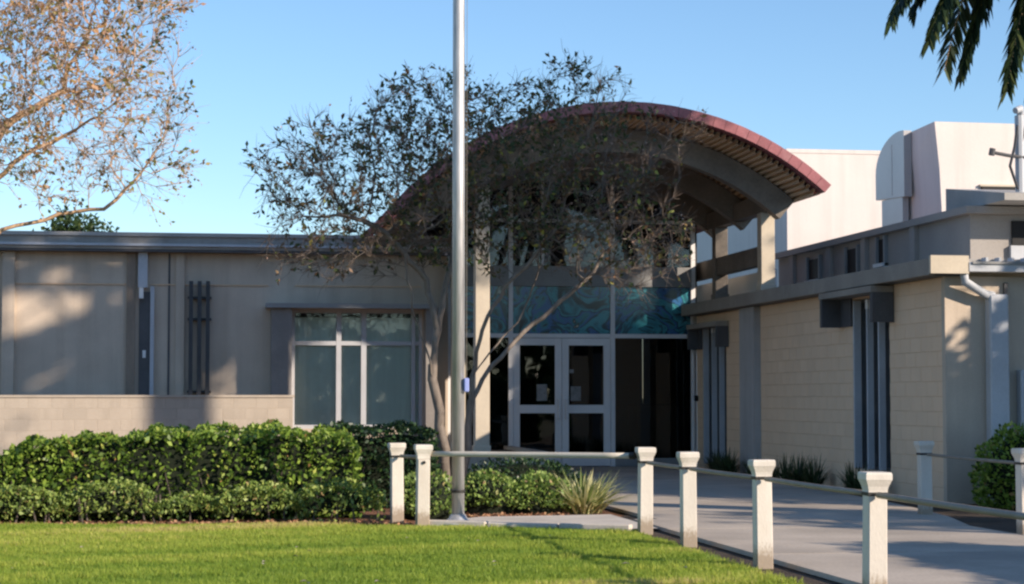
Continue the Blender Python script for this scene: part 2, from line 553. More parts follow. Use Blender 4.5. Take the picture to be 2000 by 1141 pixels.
def twigs(name, P, D, Lh, r, mat, parent, droop=0.0):
    """thin three-sided tapering twigs; returns tip positions and directions"""
    n = len(P)
    D = norm(D)
    mid = P + D * Lh[:, None] * 0.55
    D2 = norm(D + rng.normal(size=(n, 3)) * 0.35 + np.array([0, 0, -droop]))
    tip = mid + D2 * Lh[:, None] * 0.45
    W = norm(np.cross(D, rand_dirs(n))); U = np.cross(W, D)
    tri = [np.cos(a) * W + np.sin(a) * U for a in (0, 2.09, 4.19)]
    V = np.stack([P + t * r for t in tri] + [mid + t * r * .75 for t in tri] + [tip + t * r * .4 for t in tri], 1).reshape(-1, 3)
    b = (np.arange(n) * 9)[:, None]
    f = np.array([[0, 1, 4, 3], [1, 2, 5, 4], [2, 0, 3, 5], [3, 4, 7, 6], [4, 5, 8, 7], [5, 3, 6, 8]]).reshape(1, 6, 4)
    F = (b[:, :, None] + f).reshape(-1, 4)
    np_mesh(name, V, F, mat, parent)
    return tip, D2


def ellipsoid_pts(n, c, r, hollow=0.0):
    d = rand_dirs(n)
    q = (hollow + (1 - hollow) * rng.random(n)) ** (1 / 2.4)
    return np.array(c) + d * q[:, None] * np.array(r)


# ================================================================== SETTING
def sheet(name, pts, z, mat, label, cat):
    o = MB().poly([(x, y, z) for x, y in pts], [tuple(range(len(pts)))]).build(name, mat)
    o['kind'] = 'structure'; o['label'] = label; o['category'] = cat
    return o

sheet('ground', [(-900, -900), (900, -900), (900, 1500), (-900, 1500)], -0.03, M['ground'], 'dull green ground reaching to the horizon', 'ground')
LAWN = [(-14, 3), (4.36, 3), (4.36, 19.55), (4.2, 19.78), (2.55, 20.68), (1.9, 20.95), (0.6, 21.32), (-2.1, 21.58), (-14, 21.9)]
lawn = sheet('lawn', LAWN, 0.006, M['lawn'], 'sunlit mown green lawn in front of the hedge', 'lawn')
sheet('planting_bed', [(-14, 21.8), (-2.1, 21.5), (0.6, 21.2), (2.5, 20.6), (3.2, 20.3), (5.0, 20.3), (5.0, 36.9), (-14, 36.9)], -0.006, M['mulch'],
      'reddish brown mulch bed under the hedge and tree', 'bed')
sheet('soil_strip', [(4.30, 3), (4.86, 3), (4.86, 22.4), (4.30, 19.8)], -0.002, M['soil'], 'dark bare soil strip along the post fence beside the path', 'soil')
sheet('side_bed', [(7.6, 3), (14, 3), (14, 24.4), (9.75, 24.4), (9.75, 37.3), (8.0, 37.3)], -0.014, M['soil'], 'dark soil bed along the foot of the tan block wing', 'bed')

# concrete path of cast slabs
path = sheet('path', [(4.74, 3), (8.0, 3), (8.0, 19.5), (8.42, 21.2), (8.75, 23.5), (9.2, 30.0), (9.45, 37.2), (5.02, 37.2), (5.02, 22.7), (4.74, 22.0)], 0.004, M['soil'],
             'pale concrete path leading along the fence to the entrance doors', 'path')
def path_right(y):
    return float(np.interp(y, [3, 19.5, 21.2, 23.5, 30, 37.2], [8.0, 8.0, 8.42, 8.75, 9.2, 9.45]))
ys = list(np.arange(5.0, 37.0, 1.62)) + [37.18]
for a, b_ in zip(ys[:-1], ys[1:]):
    xl = 4.76 if b_ < 22.8 else 5.04
    lo_, hi_ = a + 0.005, b_ - 0.005
    h = 0.045 + random.uniform(-.002, .002)
    MB().poly([(xl, lo_, 0), (path_right(lo_), lo_, 0), (path_right(hi_), hi_, 0), (xl, hi_, 0), (xl, lo_, h), (path_right(lo_), lo_, h), (path_right(hi_), hi_, h), (xl, hi_, h)],
              [(0, 3, 2, 1), (4, 5, 6, 7), (0, 1, 5, 4), (1, 2, 6, 5), (2, 3, 7, 6), (3, 0, 4, 7)]).build('slab', M['concrete'], path)
# apron between the flagpole and the fence, edged with kerb stones
apron = sheet('concrete_apron', [(2.50, 20.86), (4.40, 19.86), (4.74, 19.9), (4.74, 22.35), (4.2, 22.25), (3.2, 22.15), (2.75, 21.6)], 0.03, M['kerb'],
              'sunlit concrete apron between the flagpole and the fence', 'pavement')
k0, k1 = Vector((2.30, 20.84, 0)), Vector((4.40, 19.72, 0))
n_k = 3
for i in range(n_k):
    a = k0.lerp(k1, i / n_k + 0.006); b_ = k0.lerp(k1, (i + 1) / n_k - 0.006)
    d = (b_ - a).normalized(); w = Vector((-d.y, d.x, 0)) * 0.13
    q = [a, b_, b_ + w, a + w]
    h = 0.075 + random.uniform(-.006, .006)
    MB().poly([(p.x, p.y, 0.0) for p in q] + [(p.x, p.y, h) for p in q],
              [(0, 3, 2, 1), (4, 5, 6, 7), (0, 1, 5, 4), (1, 2, 6, 5), (2, 3, 7, 6), (3, 0, 4, 7)]).build('kerb_stone', M['kerb'], apron, bevel=0.01)

# ================================================================== LEFT WING
lw = thing('low_building', 'long low beige building wing with flat grey fascia behind the hedge', 'building')
YW = 36.8
XR = 4.66
wall = MB()
wall.box(-14, 1.70, YW, YW + .35, 0, 4.12).box(1.70, 4.17, YW, YW + .35, 0, 0.80).box(1.70, 4.17, YW, YW + .35, 3.05, 4.12).box(4.17, XR, YW, YW + .35, 0, 4.12)
wall.box(-14, XR, YW + .35, YW + 10, 3.6, 4.1)
wall.build('wall', M['beige'], lw)
box('roof_slab', M['roof'], lw, -14, XR + .1, YW - .10, YW + 10.1, 4.26, 4.40)
fa = box('fascia', M['fascia'], lw, -14, XR + .12, YW - .32, YW - .10, 4.125, 4.36)
box('drip_edge', M['gutter'], fa, -14, XR + .12, YW - .37, YW - .323, 4.18, 4.225)
box('coping', M['roof'], fa, -14, XR + .14, YW - .36, YW - .02, 4.362, 4.43)
box('soffit_strip', M['darktrim'], lw, -14, XR + .1, YW - .30, YW - .002, 4.08, 4.122)
for x0, x1, mt, pr in ((-3.60, -3.38, 'beige', .10), (-1.36, -1.20, 'brownpipe', .07), (-0.46, -0.30, 'beige', .06), (-7.2, -7.0, 'beige', .10)):
    box('pilaster', M[mt], lw, x0, x1, YW - pr, YW - .003, 0, 4.075)
for x0, x1 in ((-3.375, -1.365), (-0.92, -0.465), (-0.295, 1.25), (1.75, 4.14)):
    box('reveal_strip', M['mortar'], lw, x0, x1, YW - .025, YW - .003, 3.475, 3.50)
box('reveal_strip', M['darktrim'], lw, -0.60, -0.565, YW - .02, YW - .003, 0, 4.07)
dsp = box('downspout', M['gutter'], lw, -1.15, -0.98, YW - .16, YW - .004, 3.42, 4.075)
box('spout_shoe', M['paper'], dsp, -1.13, -1.05, YW - .17, YW - .06, 3.22, 3.415)
sl = box('slot_panel', M['darktrim'], lw, -1.13, -0.93, YW - .03, YW - .002, 0.2, 3.35)
box('lock_plate', M['paper'], sl, -1.06, -1.0, YW - .05, YW - .032, 2.12, 2.26)
box('slot_trim', M['gutter'], lw, -0.925, -0.855, YW - .07, YW - .004, 0, 3.45)
gr = []
for i, x in enumerate((-0.215, -0.06, 0.095)):
    bpt = MB().box(x, x + .075, YW - .20, YW - .12, 0.2, 3.55)
    gr.append(bpt.build('grille_bar', M['bars'], lw))
for z in (1.47, 2.82, 3.22):
    box('grille_tie', M['bars'], lw, -0.24, 0.20, YW - .115, YW - .004, z, z + .045)

# window of the left wing
wf = box('window_hood', M['grey'], lw, 1.20, 4.36, YW - .50, YW - .004, 3.055, 3.125)
box('hood_edge', M['grey'], wf, 1.19, 4.37, YW - .53, YW - .503, 3.05, 3.135)
box('window_cheek', M['cheek'], lw, 1.30, 1.68, YW - .42, YW - .004, 0, 3.05)
box('window_cheek', M['cheek'], lw, 4.19, 4.40, YW - .42, YW - .004, 0, 3.05)
win = MB()
Yg = YW + .12
for x0, x1 in ((1.70, 1.76), (2.54, 2.635), (3.01, 3.11), (3.97, 4.04), (4.11, 4.17)):
    win.box(x0, x1, Yg - .05, Yg + .05, 0.80, 3.05)
M['winframe'] = surf('grey_window_frame', (0.50, 0.51, 0.53), 0.45, 0.07, 2, 60, 0.05)
win = win.build('window', M['winframe'], lw)
for x0, x1 in ((1.762, 2.538), (2.637, 3.008), (3.112, 3.968), (4.042, 4.108)):
    box('window_bar', M['winframe'], win, x0, x1, Yg - .045, Yg + .045, 2.37, 2.45)
    box('window_bar', M['winframe'], win, x0, x1, Yg - .045, Yg + .045, 0.80, 0.87)
    box('window_bar', M['winframe'], win, x0, x1, Yg - .045, Yg + .045, 2.98, 3.05)
    for z0, z1 in ((0.872, 2.368), (2.452, 2.978)):
        box('pane', M['glasswin'], win, x0, x1, Yg - .006, Yg + .006, z0, z1)
bl = MB()
x = 1.72
while x < 4.14:                                       # vertical blind louvres
    a = random.uniform(-.006, .006)
    bl.poly([(x, Yg + .03 + a, .82), (x + .10, Yg + .045 + a, .82), (x + .10, Yg + .045 + a, 2.9), (x, Yg + .03 + a, 2.9)], [(0, 1, 2, 3)])
    x += .097
bl.build('blind', M['blind'], win)
box('window_room', M['interior'], lw, 1.6, 4.3, YW + .42, YW + .46, .5, 3.4)

# low block wall in front
low = thing('low_block_wall', 'sunlit low beige block wall between the hedge and the low building', 'wall')
YL = 35.4
box('wall_core', M['lowwall'], low, -9, 1.66, YL + .012, YL + .2, 0, 1.385)
box('coping', M['lowwall'], low, -9, 1.69, YL - .012, YL + .22, 1.387, 1.43)
shared = {}
def block_mesh(w, h, mat, t=0.012, b=0.006):
    key = (round(w, 3), round(h, 3), mat.name)
    if key not in shared:
        m = MB().poly([(0, 0, 0), (w, 0, 0), (w, 0, h), (0, 0, h), (b, -t, b), (w - b, -t, b), (w - b, -t, h - b), (b, -t, h - b)],
                      [(4, 5, 6, 7), (0, 1, 5, 4), (1, 2, 6, 5), (2, 3, 7, 6), (3, 0, 4, 7)])
        shared[key] = m.mesh('block', mat)
    return shared[key]
for r in range(7):
    x = -4.2 + (0.2 if r % 2 else 0)
    while x < 1.64:
        w = min(0.392, 1.66 - x)
        o = link('block', block_mesh(w, 0.194, M['lowwall'], 0.004, .003), low)
        o.location = (x, YL + .0125, r * 0.198 + .004)
        x += 0.4

# ================================================================== ENTRANCE
ent = thing('glass_entrance', 'tall glazed entrance wall with double doors under the barrel canopy', 'entrance')
YE = 37.3
X0, X1 = 4.68, 9.62
for x, z1 in ((4.68, 5.0), (5.90, 5.7), (7.92, 6.0), (9.54, 5.1)):
    box('mullion', M['alu'], ent, x, x + .085, YE - .06, YE + .06, 0.045, z1)
box('mullion', M['alu'], ent, 6.55, 6.60, YE - .05, YE + .05, 3.96, 5.9)
for x0, x1 in ((4.767, 5.898), (5.987, 7.918), (8.007, 9.538)):
    box('transom_bar', M['alu'], ent, x0, x1, YE - .055, YE + .055, 2.545, 2.625)
    box('spandrel', M['grey'], ent, x0, x1, YE - .09, YE + .055, 3.55, 3.94)
    p = box('reflection_pane', M['reflglass'], ent, x0, x1, YE - .012, YE + .012, 2.627, 3.548)
    p['label'] = 'glass pane with painted teal and blue reflections above the doors'
    box('transom_bar', M['alu'], ent, x0, x1, YE - .05, YE + .05, 4.80, 4.86)
    box('upper_pane', M['glassdark'], ent, x0, x1, YE - .008, YE + .008, 3.942, 4.798)
    box('upper_pane', M['glassdark'], ent, x0, x1, YE - .008, YE + .008, 4.862, 5.80)
for x0, x1 in ((4.767, 5.898), (8.007, 9.538)):
    box('sill_rail', M['grey'], ent, x0, x1, YE - .06, YE + .06, 0.045, 0.20)
    box('side_pane', M['glassdark'], ent, x0, x1, YE - .008, YE + .008, 0.202, 2.543)
def door(x0, x1, hinge):
    d = MB()
    s = 0.13
    d.box(x0, x0 + s, YE - .04, YE + .02, .055, 2.535).box(x1 - s, x1, YE - .04, YE + .02, .055, 2.535)
    d = d.build('door', M['alu'], ent)
    for z0, z1 in ((.055, .27), (1.08, 1.24), (2.40, 2.535)):
        box('door_rail', M['alu'], d, x0 + s + .001, x1 - s - .001, YE - .038, YE + .018, z0, z1)
    for z0, z1 in ((.272, 1.078), (1.242, 2.398)):
        box('pane', M['glassdark'], d, x0 + s + .001, x1 - s - .001, YE - .012, YE - .004, z0, z1)
    hx = x1 - .07 if hinge < 0 else x0 + .07
    MB().tube([(hx, YE - .045, .98), (hx, YE - .11, .98), (hx, YE - .11, 1.34), (hx, YE - .045, 1.34)], .016, 8).build('handle', M['alu'], d)
    return d
d1 = door(5.992, 6.947, -1)
d2 = door(6.957, 7.912, 1)
box('notice', M['notice'], d1, 6.46, 6.66, YE - .018, YE - .0125, 1.32, 1.64)
box('notice', M['notice'], d2, 7.13, 7.33, YE - .018, YE - .0125, 1.32, 1.60)
box('sticker', M['notice'], d2, 7.10, 7.19, YE - .018, YE - .0125, 1.86, 1.93)
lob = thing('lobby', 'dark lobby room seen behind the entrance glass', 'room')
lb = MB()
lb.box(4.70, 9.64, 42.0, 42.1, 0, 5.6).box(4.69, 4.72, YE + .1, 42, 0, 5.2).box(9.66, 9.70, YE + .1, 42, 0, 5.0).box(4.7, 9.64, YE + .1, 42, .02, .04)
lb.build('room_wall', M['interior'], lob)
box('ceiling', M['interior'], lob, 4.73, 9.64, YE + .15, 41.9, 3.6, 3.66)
cn = thing('reception_counter', 'pale counter standing inside behind the right entrance pane', 'counter')
box('body', M['counter'], cn, 8.75, 9.6, 38.6, 39.4, .045, 1.22)
box('top', M['darktrim'], cn, 8.70, 9.62, 38.55, 39.45, 1.222, 1.26)

# raised planter kerb at the left column
pk = thing('planter_kerb', 'low concrete planter kerb around the foot of the left canopy column', 'planter')
box('kerb_wall', M['concrete'], pk, 4.45, 5.9, 32.85, 33.0, 0, 0.46)
box('kerb_wall', M['concrete'], pk, 5.75, 5.9, 33.002, 36.9, 0, 0.46)
box('planter_soil', M['soil'], pk, 4.45, 5.748, 33.002, 36.7, 0, 0.40)

# ================================================================== CANOPY
can = thing('barrel_canopy', 'arched barrel vault canopy with maroon roof edge over the entrance', 'canopy')
CX, CZ = 7.0, 1.06
def ang(x, r):
    return math.acos((x - CX) / r)
A0, A1 = ang(10.5, 5.25), ang(2.95, 5.25)
def arcpts(r, a0, a1, n):
    return [(CX + r * math.cos(a0 + (a1 - a0) * i / n), CZ + r * math.sin(a0 + (a1 - a0) * i / n)) for i in range(n + 1)]
def arcband(name, mat, r0, r1, y0, y1, a0=A0, a1=A1, n=64, parent=can):
    prof = arcpts(r1, a0, a1, n) + arcpts(r0, a0, a1, n)[::-1]
    m = MB()
    k = n + 1
    vs = [(p[0], y0, p[1]) for p in prof] + [(p[0], y1, p[1]) for p in prof]
    N2 = 2 * k
    fs = []
    for i in range(n):
        a, b, c, d = i, i + 1, N2 - 2 - i, N2 - 1 - i
        fs += [(a, b, c, d), (a + N2, d + N2, c + N2, b + N2), (a, a + N2, b + N2, b), (d, c, c + N2, d + N2)]
    fs += [(0, N2 - 1, 2 * N2 - 1, N2), (k - 1, k - 1 + N2, k + N2, k)]
    m.poly(vs, fs)
    return m.build(name, mat, parent)
arcband('roof_sheet', M['maroon'], 5.10, 5.235, 31.62, 45.0)
# standing seams and the tiles of the verge
nt_ = 40
for i in range(nt_):
    a = A0 + (A1 - A0) * i / nt_
    b_ = A0 + (A1 - A0) * (i + 1) / nt_ - 0.0012
    q = 0.0
    arcband('verge_tile', M['maroon'], 5.075 + random.uniform(-.003, .003), 5.245 + random.uniform(-.002, .002), 31.44 + random.uniform(-.003, .003), 31.80, a, b_, 2)
# corrugated deck seen from below
nc = 72
prof = []
for i in range(nc):
    for (t, r) in ((0.0, 5.06), (0.42, 5.06), (0.5, 4.985), (0.92, 4.985)):
        prof.append((A0 + (A1 - A0) * (i + t) / nc, r))
m = MB()
for y in (31.66, 33.0, 35.4, 38.5):
    m.v += [(CX + r * math.cos(a), y, CZ + r * math.sin(a)) for a, r in prof]
npf = len(prof)
for j in range(3):
    m.f += [(j * npf + i, j * npf + i + 1, (j + 1) * npf + i + 1, (j + 1) * npf + i) for i in range(npf - 1)]
m.build('soffit_deck', M['soffit'], can)
AB0, AB1 = ang(10.25, 4.97), ang(3.3, 4.97)
for y0, y1 in ((32.72, 32.98), (35.0, 35.24), (37.0, 37.2)):
    arcband('arch_beam', M['beam'], 4.56, 4.965, y0, y1, AB0, AB1, 48)
for x, zt in ((9.9, 5.02), (4.8, 5.42)):
    box('side_beam', M['beam'], can, x - .11, x + .11, 32.99, 36.99, zt - .36, zt - .04)
box('tie_beam', M['beam'], can, 9.80, 10.0, 33.44, 39.4, 3.74, 4.07)
def column(x, y, z0, z1, mt):
    c = box('column', M[mt], can, x - .125, x + .125, y - .125, y + .125, z0, z1, bevel=.008)
    box('column_base', M[mt], c, x - .145, x + .145, y - .145, y + .145, z0, z0 + .16, bevel=.008)
    return c
column(4.80, 33.30, 0.40, 5.06, 'column')
column(9.90, 33.30, 3.215, 4.655, 'column')
column(9.90, 36.40, 3.215, 4.655, 'beam')
column(4.80, 36.40, 0.40, 5.06, 'column')
# back of the vault: closed gable above the lobby
gb = MB()
pts = arcpts(4.97, ang(9.75, 4.97), ang(4.3, 4.97), 30)
gb.prism([(4.3, 3.66)] + [(9.75, 3.66)] + pts, 'y', 42.15, 42.3)
gb.build('gable_wall', M['interior'], can)

# ================================================================== RIGHT WING
rw = thing('block_wing', 'tan concrete block wing with overhanging eave beside the path', 'building')
XW = 9.65
YF, YB = 24.3, 37.4
openings = [(26.42, 27.97, 0.33, 2.85), (35.10, 36.80, 0.10, 2.78)]
wl = MB()
wl.box(XW + .0125, XW + .3, YF + .013, 26.42, 0, 2.98).box(XW + .0125, XW + .3, 27.97, 35.10, 0, 2.98).box(XW + .0125, XW + .3, 36.80, YB, 0, 2.98)
for y0, y1, z0, z1 in openings:
    wl.box(XW + .0125, XW + .3, y0, y1, 0, z0).box(XW + .0125, XW + .3, y0, y1, z1, 2.98)
wl.build('wall', M['mortar'], rw)
box('front_wall', M['beige'], rw, XW + .002, 16, YF - .010, YF + .010, 0, 2.98)
box('corner_strip', M['beige'], rw, XW - .008, XW + .012, YF - .012, YF + .10, 0, 2.98)
cells = []
for r in range(15):
    z0 = r * .2 + .004
    h = min(.192, 2.976 - z0)
    if h < .03:
        continue
    y = YF + .104 - (0.2 if r % 2 else 0)
    while y < YB:
        a, b_ = max(y, YF + .104), min(y + .392, YB)
        segs = [(a, b_)]
        for (o0, o1, p0, p1) in openings + [(32.86, 33.80, 0, 3)]:
            if z0 + h > p0 and z0 < p1:
                ns = []
                for s0, s1 in segs:
                    if s1 <= o0 or s0 >= o1:
                        ns.append((s0, s1))
                    else:
                        if s0 < o0: ns.append((s0, o0))
                        if s1 > o1: ns.append((o1, s1))
                segs = ns
        for s0, s1 in segs:
            if s1 - s0 > .04:
                cells.append((s0, s1 - s0, z0, h))
        y += .4
cells.sort()
rest = MB()
for i, (y, w, z, h) in enumerate(cells):
    if i < 298:
        o = link('block', block_mesh(w, h, M['block'], .006, .004), rw)
        o.rotation_euler = (0, 0, R(-90))
        o.location = (XW + .0128, y + w, z)
    else:
        t, b_ = .006, .004
        x = XW + .0128
        rest.poly([(x, y, z), (x, y + w, z), (x, y + w, z + h), (x, y, z + h), (x - t, y + b_, z + b_), (x - t, y + w - b_, z + b_), (x - t, y + w - b_, z + h - b_), (x - t, y + b_, z + h - b_)],
                  [(4, 5, 6, 7), (0, 1, 5, 4), (1, 2, 6, 5), (2, 3, 7, 6), (3, 0, 4, 7)])
ro = rest.build('far_blocks', M['block'], rw)
ro['kind'] = 'stuff'
M['pilgrey'] = surf('blue_grey_pilaster', (0.46, 0.45, 0.44), 0.7, 0.10, 1.4, 40, 0.15, streak=0.15)
box('pilaster', M['pilgrey'], rw, XW - .11, XW + .01, 32.87, 33.79, 0, 2.975)
box('end_trim', M['alu'], rw, XW - .05, XW + .02, 37.24, 37.40, 0, 2.975)
# eave
M['wingeave'] = surf('weathered_eave', (0.33, 0.295, 0.25), 0.6, 0.16, 1.4, 30, 0.1, stain=(0.42, 0.38, 0.32))
ev = box('eave_fascia', M['wingeave'], rw, XW - .30, XW - .22, YF - .22, 39.2, 2.985, 3.20)
box('eave_soffit', M['darktrim'], rw, XW - .218, XW + .2, YF - .12, 39.2, 2.982, 3.03)
box('roof_slab', M['roof'], rw, XW - .218, 16, YF - .12, 39.2, 3.035, 3.205)
box('eave_end', M['column'], rw, XW - .302, XW + .22, YF - .29, YF - .223, 3.0, 3.235)
gt = box('front_gutter', M['gutter'], rw, XW + .222, 16, YF - .30, YF - .125, 3.03, 3.15)
box('gutter_lip', M['grey'], gt, XW + .262, 16, YF - .325, YF - .302, 3.125, 3.16)
for i in range(7):
    box('gutter_bracket', M['gutter'], gt, 10.1 + i * .18, 10.13 + i * .18, YF - .30, YF - .14, 3.152, 3.215)
dn = MB().tube([(XW + .18, YF - .20, 3.06), (XW + .2, YF - .20, 2.90), (XW + .50, YF - .14, 2.74), (XW + .62, YF - .12, 2.72)], .06, 8)
dn = dn.build('downspout_elbow', M['gutter'], rw, smooth=True)
box('downspout', M['gutter'], rw, 10.19, 10.45, YF - .20, YF - .012, 0, 2.74, bevel=.02)
box('downspout_joint', M['darktrim'], rw, 10.452, 10.50, YF - .06, YF - .012, 0, 2.9)
box('meter_box', M['gutter'], rw, 10.62, 10.9, YF - .16, YF - .012, .9, 1.75, bevel=.01)
# the slit windows with hoods and fins
def slit(y0, y1, z0, z1, hy0, hy1, hz0, hz1, proj):
    h = box('window_hood', M['wingeave'], rw, XW - proj, XW - .002, hy0, hy1, hz1 - .09, hz1)
    for a, b_ in ((hy0, hy0 + .10), (hy1 - .10, hy1)):
        box('hood_cheek', M['darktrim'], h, XW - proj + .02, XW - .002, a, b_, hz0, hz1 - .092)
    box('hood_back', M['darktrim'], h, XW - .03, XW - .003, hy0 + .102, y0 - .001, hz0, hz1 - .092)
    box('hood_back', M['darktrim'], h, XW - .03, XW - .003, y1 + .001, hy1 - .102, hz0, hz1 - .092)
    w = box('window', M['darktrim'], rw, XW + .14, XW + .18, y0, y1, z0, z1)
    n = 3
    for i in range(n):
        yy = y0 + (y1 - y0) * (i + .5) / n
        box('pane', M['glassdark'], w, XW + .12, XW + .13, yy - (y1 - y0) / n * .42, yy + (y1 - y0) / n * .42, z0 + .05, z1 - .05)
    for yy in (y0 + (y1 - y0) * .30, y0 + (y1 - y0) * .62):
        box('fin', M['gutter'], w, XW + .02, XW + .115, yy, yy + .05, z0 + .01, z1 - .02)
        box('fin_cap', M['paper'], w, XW + .018, XW + .115, yy - .02, yy + .07, z1 - .16, z1 - .022)
    box('jamb', M['gutter'], w, XW + .005, XW + .115, y1 - .05, y1 - .002, z0 + .01, z1 - .02)
slit(26.42, 27.97, .33, 2.85, 26.20, 28.55, 2.45, 2.965, .34)
slit(35.10, 36.80, .10, 2.78, 34.9, 37.1, 2.32, 2.80, .25)
MB().tube([(XW - .06, 37.79 - .6, 1.37), (XW + .0, 37.79 - .6, 1.37)], .055, 12).build('door_button', M['black'], rw)
# upper storey set back on the roof
cl = thing('rooftop_clerestory', 'grey clerestory storey with small dark windows on the block wing roof', 'building')
XC = 11.5
m = MB().box(XC + .06, XC + .5, 28.06, 38.0, 3.206, 4.22).box(XC + .5, 16, 28.06, 34, 3.206, 4.22)
wins = [(35.25, 35.95, 3.62, 4.02), (33.1, 33.7, 3.45, 4.05), (31.7, 32.05, 3.68, 4.1)]
m.build('wall', M['shadegrey'], cl)
box('fascia', M['shadegrey'], cl, XC - .06, XC + .1, 27.9, 38.0, 4.18, 4.29)
box('front_fascia', M['shadegrey'], cl, XC + .102, 16, 27.9, 28.04, 4.18, 4.29)
box('roof_slab', M['roof'], cl, XC + .102, 16, 28.045, 34, 4.222, 4.31)
for y0, y1, z0, z1 in wins:
    w = box('window', M['black'], cl, XC + .04, XC + .058, y0, y1, z0, z1)
    for a, b_ in ((y0 - .06, y0 - .001), (y1 + .001, y1 + .06)):
        box('window_frame', M['grey'], w, XC - .01, XC + .058, a, b_, z0 - .05, z1 + .05)
    box('window_sill', M['paper'], w, XC - .05, XC + .058, y0 - .06, y1 + .06, z0 - .06, z0 - .002)
for y in (30.2, 32.6, 34.5, 36.8):
    box('pilaster', M['shadegrey'], cl, XC - .02, XC + .058, y, y + .22, 3.206, 4.178)
w = box('window', M['black'], cl, 12.22, 12.9, 28.02, 28.058, 3.72, 4.08)
box('window_sill', M['gutter'], w, 12.18, 12.95, 27.98, 28.055, 3.30, 3.70)
# small lit gable roof at the right
sr = MB().prism([(27.2, 4.312), (27.2, 4.42), (29.5, 4.72), (29.5, 4.312)], 'x', 11.75, 16)
sr.build('sloped_roof', M['roof'], cl)
# white panel / parapet on the wing roof
wp = thing('white_roof_panel', 'pale white parapet panel on the wing roof behind the canopy columns', 'parapet')
box('panel', M['whitepanel'], wp, 10.32, 10.40, 34.3, 41, 3.27, 3.73)
box('ledge', M['paper'], wp, 10.18, 10.318, 34.6, 38.6, 3.27, 3.33)
box('ledge_support', M['beige'], wp, 10.2, 10.4, 34.3, 39.19, 3.206, 3.268)

# ================================================================== BUILDINGS BEHIND
wb = thing('white_hall', 'tall white stucco building with flat roof behind the canopy', 'building')
box('wall', M['white'], wb, 14.22, 30, 46, 60, 0, 7.40)
box('coping', M['white'], wb, 14.205, 30.05, 45.985, 60.05, 7.402, 7.50)
tb = thing('white_tower_block', 'white stucco roof block with leaning shaded side beside the curved duct', 'building')
MB().poly([(13.97, 35.6, 6.71), (13.97, 37.45, 6.66), (26, 35.6, 6.65), (26, 37.45, 6.65), (14.10, 35.6, 4.9), (14.0, 37.45, 5.3), (14.10, 35.6, 0), (14.0, 37.45, 0), (26, 35.6, 0), (26, 37.45, 0), (14.06, 35.6, 5.8), (13.97, 37.45, 5.8)],
          [(0, 2, 8, 6, 4, 10), (1, 11, 5, 7, 9, 3), (0, 10, 11, 1), (10, 4, 5, 11), (4, 6, 7, 5), (0, 1, 3, 2), (2, 3, 9, 8), (6, 8, 9, 7)]).build('wall', M['white'], tb)
vt = box('vent_opening', M['black'], tb, 14.90, 15.6, 35.54, 35.598, 5.18, 5.46)
box('vent_frame', M['column'], vt, 14.86, 15.64, 35.53, 35.595, 5.462, 5.50)
du = thing('exhaust_duct', 'grey sheet metal exhaust duct with rounded hood beside the white block', 'duct')
prof = [(36.82, 5.38), (36.82, 6.70)]
for i in range(11):
    t = i / 10 * math.pi / 2
    prof.append((37.05 + 1.42 * math.sin(t), 5.98 + .74 * math.cos(t)))
prof += [(38.47, 5.46)]
MB().prism(prof, 'x', 13.80, 13.96).build('hood', M['duct'], du)
MB().box(13.83, 13.955, 37.0, 38.2, 3.2, 5.42).build('neck', M['duct'], du)
box('sheet_seam', M['duct'], du, 13.794, 13.7995, 37.5, 37.515, 5.46, 6.5)
ms = thing('service_mast', 'electric service mast with side arm on the rooftop', 'mast')
MB().tube([(12.31, 27.9, 4.32), (12.31, 27.9, 5.68)], .075, 10).build('pole', M['gutter'], ms)
MB().tube([(11.86, 27.85, 5.10), (12.1, 27.85, 5.06), (12.7, 27.85, 5.0)], .028, 8).build('arm', M['darktrim'], ms)
MB().tube([(11.83, 27.85, 5.06), (11.85, 27.85, 5.16)], .05, 8).build('insulator', M['darktrim'], ms)
MB().tube([(12.25, 27.85, 5.52), (12.2, 27.84, 5.2), (12.12, 27.84, 4.9), (12.25, 27.86, 4.55)], .022, 6).build('cable', M['bars'], ms)
MB().tube([(12.33, 27.9, 5.68), (12.30, 27.86, 5.78), (12.2, 27.8, 5.74)], [.06, .065, .05], 10).build('weather_head', M['gutter'], ms)

# ================================================================== FENCE
def post_meshes():
    s = .066
    sh = MB().poly([(-s * 1.04, -s * 1.04, 0), (s * 1.04, -s * 1.04, 0), (s * 1.04, s * 1.04, 0), (-s * 1.04, s * 1.04, 0), (-s, -s, .735), (s, -s, .735), (s, s, .735), (-s, s, .735)],
                   [(0, 3, 2, 1), (4, 5, 6, 7), (0, 1, 5, 4), (1, 2, 6, 5), (2, 3, 7, 6), (3, 0, 4, 7)]).mesh('shaft', M['postpaint'], bevel=.008)
    c = MB()
    lv = [(.736, .067), (.765, .067), (.79, .072), (.83, .088), (.838, .092), (.874, .092), (.887, .086)]
    for z, r in lv:
        c.v += [(-r, -r, z), (r, -r, z), (r, r, z), (-r, r, z)]
    for i in range(len(lv) - 1):
        for j in range(4):
            a, b_ = i * 4 + j, i * 4 + (j + 1) % 4
            c.f.append((a, b_, b_ + 4, a + 4))
    c.f += [(3, 2, 1, 0), tuple(len(c.v) - 4 + j for j in range(4))]
    cap = c.mesh('cap', M['postpaint'])
    st = MB()
    q = .071
    for x0, x1, y0, y1 in ((-q, q, -q, -q + .004), (-q, q, q - .004, q), (-q, -q + .004, -q + .0045, q - .0045), (q - .004, q, -q + .0045, q - .0045)):
        st.box(x0, x1, y0, y1, .728, .752)
    return sh, cap, st.mesh('strap', M['strap'])
PM = post_meshes()
